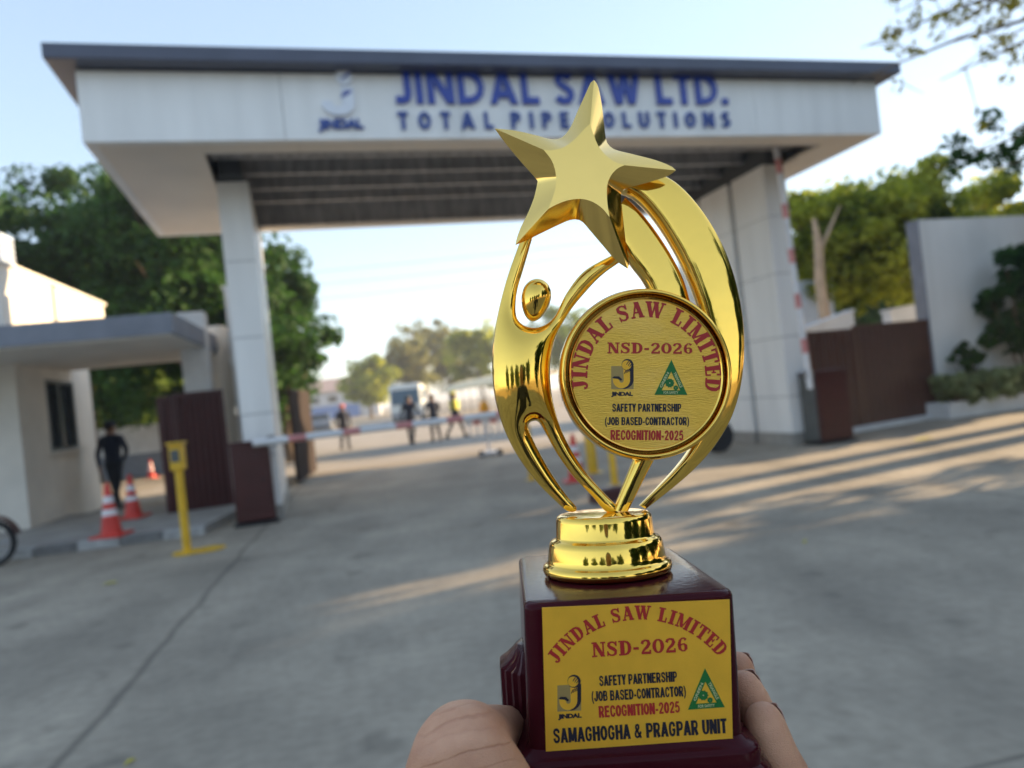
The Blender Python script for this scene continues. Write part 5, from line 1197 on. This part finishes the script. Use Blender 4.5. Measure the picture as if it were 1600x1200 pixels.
GS = {'S': gs(.62, (_s, .185)), 'A': gs(.64, (((.10, 0), (.32, 1)), V_*.95), (((.32, 1), (.54, 0)), V_*.95), (((.18, .28), (.46, .28)), H_*.9)),
 'F': gs(.54, (((.12, 0), (.12, 1)), V_), (((.10, .915), (.50, .915)), H_), (((.10, .52), (.45, .52)), H_)),
 'E': gs(.57, (((.12, 0), (.12, 1)), V_), (((.10, .915), (.52, .915)), H_), (((.10, .51), (.48, .51)), H_), (((.10, .085), (.53, .085)), H_)),
 'T': gs(.56, (((.28, 0), (.28, 1)), V_), (((.01, .915), (.55, .915)), H_)),
 'Y': gs(.60, (((.30, 0), (.30, .5)), V_), (((.10, 1), (.30, .40)), V_), (((.50, 1), (.30, .40)), V_)),
 'P': gs(.60, (((.12, 0), (.12, 1)), V_), (_p(.44), .18)), 'R': gs(.63, (((.12, 0), (.12, 1)), V_), (_p(.46), .18), (((.32, .48), (.51, 0)), V_)),
 'B': gs(.63, (((.12, 0), (.12, 1)), V_), ([(.10, .915), (.32, .915), (.43, .88), (.47, .80), (.47, .64), (.42, .55), (.30, .52), (.10, .52)], .17), ([(.10, .52), (.34, .52), (.46, .47), (.50, .38), (.50, .22), (.46, .13), (.34, .085), (.10, .085)], .175)),
 'N': gs(.63, (((.12, 0), (.12, 1)), V_*.95), (((.14, 1), (.49, 0)), V_), (((.51, 0), (.51, 1)), V_*.95)),
 'H': gs(.63, (((.12, 0), (.12, 1)), V_), (((.51, 0), (.51, 1)), V_), (((.12, .52), (.51, .52)), H_)), 'I': gs(.25, (((.125, 0), (.125, 1)), V_)),
 'J': gs(.56, ([(.43, 1), (.43, .32), (.40, .16), (.30, .085), (.19, .10), (.12, .18), (.10, .34)], [V_, V_, .2, .17, .17, .19, .2])),
 'O': gs(.62, (_o, _ow)), '0': gs(.58, ([(x*.9, y) for x, y in _o], _ow)), 'D': gs(.63, (((.12, 0), (.12, 1)), V_), ([(.10, .915), (.28, .915), (.42, .86), (.49, .72), (.51, .5), (.49, .28), (.42, .14), (.28, .085), (.10, .085)], [H_, H_, .19, .21, V_, .21, .19, H_, H_])),
 '-': gs(.36, (((.04, .36), (.32, .36)), .18)), 'C': gs(.61, (_c, .19)), 'G': gs(.64, (_c+[(.50, .44)], .19), (((.32, .45), (.58, .45)), .16)),
 '(': gs(.32, ([(.27, 1.02), (.14, .72), (.11, .40), (.14, .08), (.27, -.22)], [.12, .16, .17, .16, .12])), ')': gs(.32, ([(.05, 1.02), (.18, .72), (.21, .40), (.18, .08), (.05, -.22)], [.12, .16, .17, .16, .12])),
 'U': gs(.62, ([(.12, 1), (.12, .34), (.15, .18), (.22, .10), (.31, .085), (.40, .10), (.47, .18), (.50, .34), (.50, 1)], [V_, V_, .2, .18, .17, .18, .2, V_, V_])),
 'M': gs(.76, (((.12, 0), (.12, 1)), V_*.9), (((.14, 1), (.38, .08)), V_*.9), (((.38, .08), (.62, 1)), V_*.9), (((.64, 0), (.64, 1)), V_*.9)),
 '2': gs(.57, ([(.11, .68), (.14, .82), (.21, .90), (.29, .915), (.38, .89), (.44, .80), (.44, .66), (.36, .48), (.22, .28), (.12, .12)], .18), (((.04, .085), (.52, .085)), .17)),
 '5': gs(.57, (((.14, .915), (.48, .915)), H_), (((.16, .92), (.11, .46)), .17), ([(.10, .52), (.20, .60), (.30, .61), (.42, .54), (.46, .36), (.42, .18), (.30, .09), (.18, .11), (.09, .26)], .175)),
 '&': gs(.72, ([(.60, .03), (.40, .30), (.22, .62), (.17, .76), (.22, .89), (.31, .92), (.40, .87), (.42, .74), (.34, .60), (.18, .48), (.11, .34), (.12, .18), (.22, .085), (.36, .10), (.50, .24), (.58, .46)], .165)), ' ': gs(.26)}
def sans(mb, txt, cx, cy, w, h, rot, yl, gap=.035):
    tot = sum(GS[c][0]+gap for c in txt)-gap; kx = w/tot; x = -w/2; c_, s_ = math.cos(R_(rot)), math.sin(R_(rot))
    for ch in txt:
        def place(u, v, lf, x=x):
            X, Y = x+u*kx, (v-.5)*h; return L(cx+X*c_-Y*s_, cy-(X*s_+Y*c_), yl-lf)
        strokes(mb, GS[ch], place); x += (GS[ch][0]+gap)*kx
# medallion printing
b = MB(); slab_arc(b, 'JINDAL SAW LIMITED', 1010, 588, 105, 192, -13, 25, gy); slab_line(b, 'NSD-2026', 1016, 544, 134, 17, -.4, gy)
b.build('red_lettering', M['print_red'], disc)
b = MB(); sans(b, 'RECOGNITION-2025', 1011, 680, 114, 15.5, -.4, gy); b.build('red_lettering', M['print_red'], disc)
b = MB(); sans(b, 'SAFETY PARTNERSHIP', 1010.5, 637, 108, 12.5, 0, gy); sans(b, '(JOB BASED-CONTRACTOR)', 1011, 658, 132, 12.5, 0, gy); b.build('black_lettering', M['print_black'], disc)
logo(disc, 955, 572, 990, 608, 980.5, 570, 9.2, 955, 612, 989, 620.5, gy, 0)
tri(disc, (1049, 562), (1022.5, 617), (1074, 617), [(1046.5, 600), (1056, 607)] and [(1046.5, 598.5, 6.5), (1056, 606, 3.6)], gy)
# plaque printing
b = MB(); slab_arc(b, 'JINDAL SAW LIMITED', 1001, 1123, 166, 146.5, 38.5, 22, YP); slab_line(b, 'NSD-2026', 1000, 1011, 151, 23, 3.4, YP)
b.build('red_lettering', M['print_red'], plaque)
b = MB(); sans(b, 'RECOGNITION-2025', 999, 1108.5, 127, 18, 3.6, YP); b.build('red_lettering', M['print_red'], plaque)
b = MB(); sans(b, 'SAFETY PARTNERSHIP', 997, 1060.5, 122, 16, 3.4, YP); sans(b, '(JOB BASED-CONTRACTOR)', 998, 1084, 148, 16, 3.4, YP)
sans(b, 'SAMAGHOGHA & PRAGPAR UNIT', 1000, 1142, 272, 23, 3.4, YP); b.build('black_lettering', M['print_black'], plaque)
logo(plaque, 871, 1071, 908, 1112, 897, 1064.5, 10.2, 872, 1115, 909, 1124.5, YP, 3)
tri(plaque, (1101.5, 1044), (1075, 1109), (1132.5, 1105), [(1099, 1086.5, 7.2), (1109.5, 1094, 4.0)], YP)

# ================================================================== HAND
def skin():
    m = bpy.data.materials.new('skin'); m.use_nodes = True; t = m.node_tree; b = t.nodes['Principled BSDF']; N = t.nodes.new; Lk = t.links.new
    tc = N('ShaderNodeTexCoord')
    n1 = N('ShaderNodeTexNoise'); n1.inputs['Scale'].default_value = 55; n1.inputs['Detail'].default_value = 6
    Lk(tc.outputs['Object'], n1.inputs['Vector'])
    cr = N('ShaderNodeValToRGB'); e = cr.color_ramp.elements; e[0].position = .3; e[0].color = (.52, .24, .135, 1); e[1].position = .72; e[1].color = (.70, .375, .225, 1)
    Lk(n1.outputs['Fac'], cr.inputs[0])
    ds = N('ShaderNodeVectorMath'); ds.operation = 'DISTANCE'; ds.inputs[1].default_value = tuple(CREASE_C); Lk(tc.outputs['Object'], ds.inputs[0])
    nw = N('ShaderNodeTexNoise'); nw.inputs['Scale'].default_value = 48; nw.inputs['Detail'].default_value = 3; Lk(tc.outputs['Object'], nw.inputs['Vector'])
    dw = N('ShaderNodeMath'); dw.operation = 'MULTIPLY_ADD'; dw.inputs[1].default_value = .0075; Lk(nw.outputs['Fac'], dw.inputs[0]); Lk(ds.outputs['Value'], dw.inputs[2])
    sc = N('ShaderNodeMath'); sc.operation = 'DIVIDE'; sc.inputs[1].default_value = .1; Lk(dw.outputs[0], sc.inputs[0])
    cw = N('ShaderNodeValToRGB'); cw.color_ramp.elements[0].color = (0, 0, 0, 1); cw.color_ramp.elements[1].color = (0, 0, 0, 1); cw.color_ramp.elements[1].position = .99
    for rr_, hw, dp in ((.0620, .003, .6), (.0598, .0025, .5), (.0575, .004, .9), (.0541, .0045, 1.), (.0513, .0028, .55), (.0468, .0035, .7), (.0425, .003, .5)):
        c0 = rr_/.1
        for q_, v_ in ((c0-hw*.7, 0), (c0, dp), (c0+hw*1.1, 0)):
            el = cw.color_ramp.elements.new(q_); el.color = (v_, v_, v_, 1)
    Lk(sc.outputs[0], cw.inputs[0])
    ms = N('ShaderNodeVectorMath'); ms.operation = 'DISTANCE'; ms.inputs[1].default_value = tuple(CREASE_M); Lk(tc.outputs['Object'], ms.inputs[0])
    nm = N('ShaderNodeTexNoise'); nm.inputs['Scale'].default_value = 120; Lk(tc.outputs['Object'], nm.inputs['Vector'])
    mr = N('ShaderNodeMapRange'); mr.inputs['From Min'].default_value = .012; mr.inputs['From Max'].default_value = .030; mr.inputs['To Min'].default_value = 1; mr.inputs['To Max'].default_value = 0; Lk(ms.outputs['Value'], mr.inputs[0])
    m0 = N('ShaderNodeMapRange'); m0.inputs['From Min'].default_value = .22; m0.inputs['From Max'].default_value = .42; Lk(nm.outputs['Fac'], m0.inputs[0])
    m1 = N('ShaderNodeMath'); m1.operation = 'MULTIPLY'; Lk(mr.outputs[0], m1.inputs[0]); Lk(m0.outputs[0], m1.inputs[1])
    cm = N('ShaderNodeMath'); cm.operation = 'MULTIPLY'; Lk(cw.outputs[0], cm.inputs[0]); Lk(m1.outputs[0], cm.inputs[1])
    n2 = N('ShaderNodeTexNoise'); n2.inputs['Scale'].default_value = 900; n2.inputs['Detail'].default_value = 3; Lk(tc.outputs['Object'], n2.inputs['Vector'])
    vo = N('ShaderNodeTexVoronoi'); vo.inputs['Scale'].default_value = 1300; vo.feature = 'DISTANCE_TO_EDGE'; Lk(tc.outputs['Object'], vo.inputs['Vector'])
    ad = N('ShaderNodeMath'); ad.operation = 'MULTIPLY_ADD'; ad.inputs[1].default_value = .35; Lk(n2.outputs['Fac'], ad.inputs[0]); Lk(vo.outputs['Distance'], ad.inputs[2])
    sb = N('ShaderNodeMath'); sb.operation = 'MULTIPLY_ADD'; sb.inputs[1].default_value = -1.6; Lk(cm.outputs[0], sb.inputs[0]); Lk(ad.outputs[0], sb.inputs[2])
    bp = N('ShaderNodeBump'); bp.inputs['Strength'].default_value = .55; bp.inputs['Distance'].default_value = .0006; Lk(sb.outputs[0], bp.inputs['Height']); Lk(bp.outputs[0], b.inputs['Normal'])
    mx = N('ShaderNodeMixRGB'); mx.blend_type = 'MULTIPLY'; mx.inputs[2].default_value = (.62, .46, .38, 1); Lk(cm.outputs[0], mx.inputs[0]); Lk(cr.outputs[0], mx.inputs[1])
    Lk(mx.outputs[0], b.inputs['Base Color']); b.inputs['Roughness'].default_value = .48
    b.inputs['Subsurface Weight'].default_value = .12; b.inputs['Subsurface Radius'].default_value = (.006, .002, .001); b.inputs['Subsurface Scale'].default_value = .5
    return m
H0 = P(950, 1500, .30)
def hp(x, y, d): return P(x, y, d)-H0
CREASE_C = hp(760, 1390, .232); CREASE_M = hp(735, 1150, .230)
b = MB()
# thumb: base joint close to the lens, tip going back along the side of the base
capsule_chain(b, [hp(905, 1480, .262), hp(800, 1340, .250), hp(724, 1192, .247), hp(752, 1158, .275), hp(786, 1142, .300), hp(806, 1140, .318)], [.024, .0215, .0185, .0125, .0098, .0088], 24)
capsule_chain(b, [hp(700, 1330, .245), hp(708, 1200, .246)], [.019, .0160], 24)
# palm and wrist under the base
capsule_chain(b, [hp(905, 1480, .262), hp(1010, 1470, .285), hp(1165, 1450, .295)], [.023, .019, .015], 24)
capsule_chain(b, [hp(960, 1500, .31), hp(1150, 1450, .335)], [.018, .013], 24)
capsule_chain(b, [hp(960, 1520, .29), hp(985, 1780, .265), hp(1010, 2150, .24)], [.027, .026, .032], 24)
# four fingers up the right side
fingers = [([(1190, 1430, .284), (1240, 1265, .279), (1209, 1172, .282), (1194, 1127, .285)], [.0112, .0092, .0086, .0076]),
           ([(1180, 1430, .306), (1208, 1235, .303), (1184, 1122, .304), (1163, 1074, .306)], [.0110, .0088, .0082, .0072]),
           ([(1165, 1430, .328), (1188, 1230, .328), (1168, 1100, .328), (1154, 1040, .330)], [.0102, .0084, .0074, .0064]),
           ([(1140, 1430, .348), (1160, 1240, .348), (1146, 1140, .350), (1134, 1092, .352)], [.0095, .0076, .0066, .0056])]
for pts, rs in fingers: capsule_chain(b, [hp(*p) for p in pts], rs, 20)
hand = fuse(b, 'hand', [skin()], .0011, 14, None, None, .5)
hand.location = H0; tag(hand, 'bare left hand gripping the maroon trophy base, thumb left, fingertips right', 'hand')
M['nail'] = mat('nail', (.50, .30, .24), .25, var=.05, scale=80, coat=.4); M['nail_edge'] = mat('nail_edge', (.10, .055, .045), .5)
for pts, rs in fingers[:3]:
    tip, dip = hp(*pts[-1]), hp(*pts[-2]); ax = (tip-dip).normalized(); out = (CAMM @ Vector((.80, .05, -.60))); out = (out-ax*out.dot(ax)).normalized(); sd_ = ax.cross(out)
    r = rs[-1]; bb = MB(); nu, nv = 9, 8; vs = []
    for j in range(nv+1):
        for i in range(nu+1):
            th_ = R_(-46+92*i/nu); z = -.75+1.35*j/nv; w = 1 if j < nv-1 else .9
            vs.append(tip + ax*(r*z*1.05) + out*(r*1.0*math.cos(th_)*(1 if z < .2 else math.sqrt(max(.15, 1-((z-.2)*.75)**2)))) + sd_*(r*.98*math.sin(th_)*w*(1 if z < .3 else .93)))
    bb.add(vs, [(j*(nu+1)+i, j*(nu+1)+i+1, (j+1)*(nu+1)+i+1, (j+1)*(nu+1)+i) for j in range(nv) for i in range(nu)])
    o = bb.build('nail', M['nail'], hand, smooth=180); s_ = o.modifiers.new('t', 'SOLIDIFY'); s_.thickness = .0005; s_.offset = 0

# the photographer behind the lens, mirrored in the gold
ph = empty('person', (0, -.62, 0), 0); tag(ph, 'photographer in dark shirt standing behind the lens, mirrored in the trophy', 'person')
b = MB(); k = 1.0
capsule_chain(b, [(0, 0, .92), (0, 0, 1.08), (0, 0, 1.26), (0, 0, 1.36)], [.15, .15, .17, .12], 18)
capsule_chain(b, [(-.05, 0, 1.36), (.05, 0, 1.36)], [.1, .1])
for s_ in (-1, 1):
    capsule_chain(b, [(s_*.05, 0, 1.36), (s_*.18, 0, 1.36)], [.09, .07]); capsule_chain(b, [(s_*.20, 0, 1.35), (s_*.30, .02, 1.10), (s_*.22, .25, 1.06)], [.062, .05, .045])
    capsule_chain(b, [(s_*.09, 0, .92), (s_*.10, 0, .5), (s_*.10, 0, .08)], [.09, .065, .05]); capsule_chain(b, [(s_*.10, 0, .05), (s_*.12, .16, .04)], [.045, .035])
capsule_chain(b, [(0, 0, 1.38), (0, .01, 1.48)], [.056, .054]); b.sphere((0, .01, 1.55), (.078, .098, .118)); b.sphere((0, .10, 1.535), (.014, .02, .022))
fuse(b, 'body', [M['skin_brown'], M['navy'], M['trouser']], .016, 5, ph, lambda c: 0 if c.z > 1.44 else (2 if c.z < .92 else 1))
b = MB(); b.sphere((0, -.015, 1.585), (.086, .10, .098)); b.build('hair', M['hair'], ph, smooth=80)



# air: pale haze over the whole site
hz = MB(); hz.box((0, 0, 9.0), (5200, 5200, 20.0)); m = bpy.data.materials.new('haze'); m.use_nodes = True; t = m.node_tree; t.nodes.clear()
vo_ = t.nodes.new('ShaderNodeVolumePrincipled'); vo_.inputs['Color'].default_value = (.86, .90, .96, 1); vo_.inputs['Density'].default_value = .0011; vo_.inputs['Anisotropy'].default_value = .2
ou = t.nodes.new('ShaderNodeOutputMaterial'); t.links.new(vo_.outputs[0], ou.inputs['Volume'])
struct(hz.build('haze', m), 'stuff')
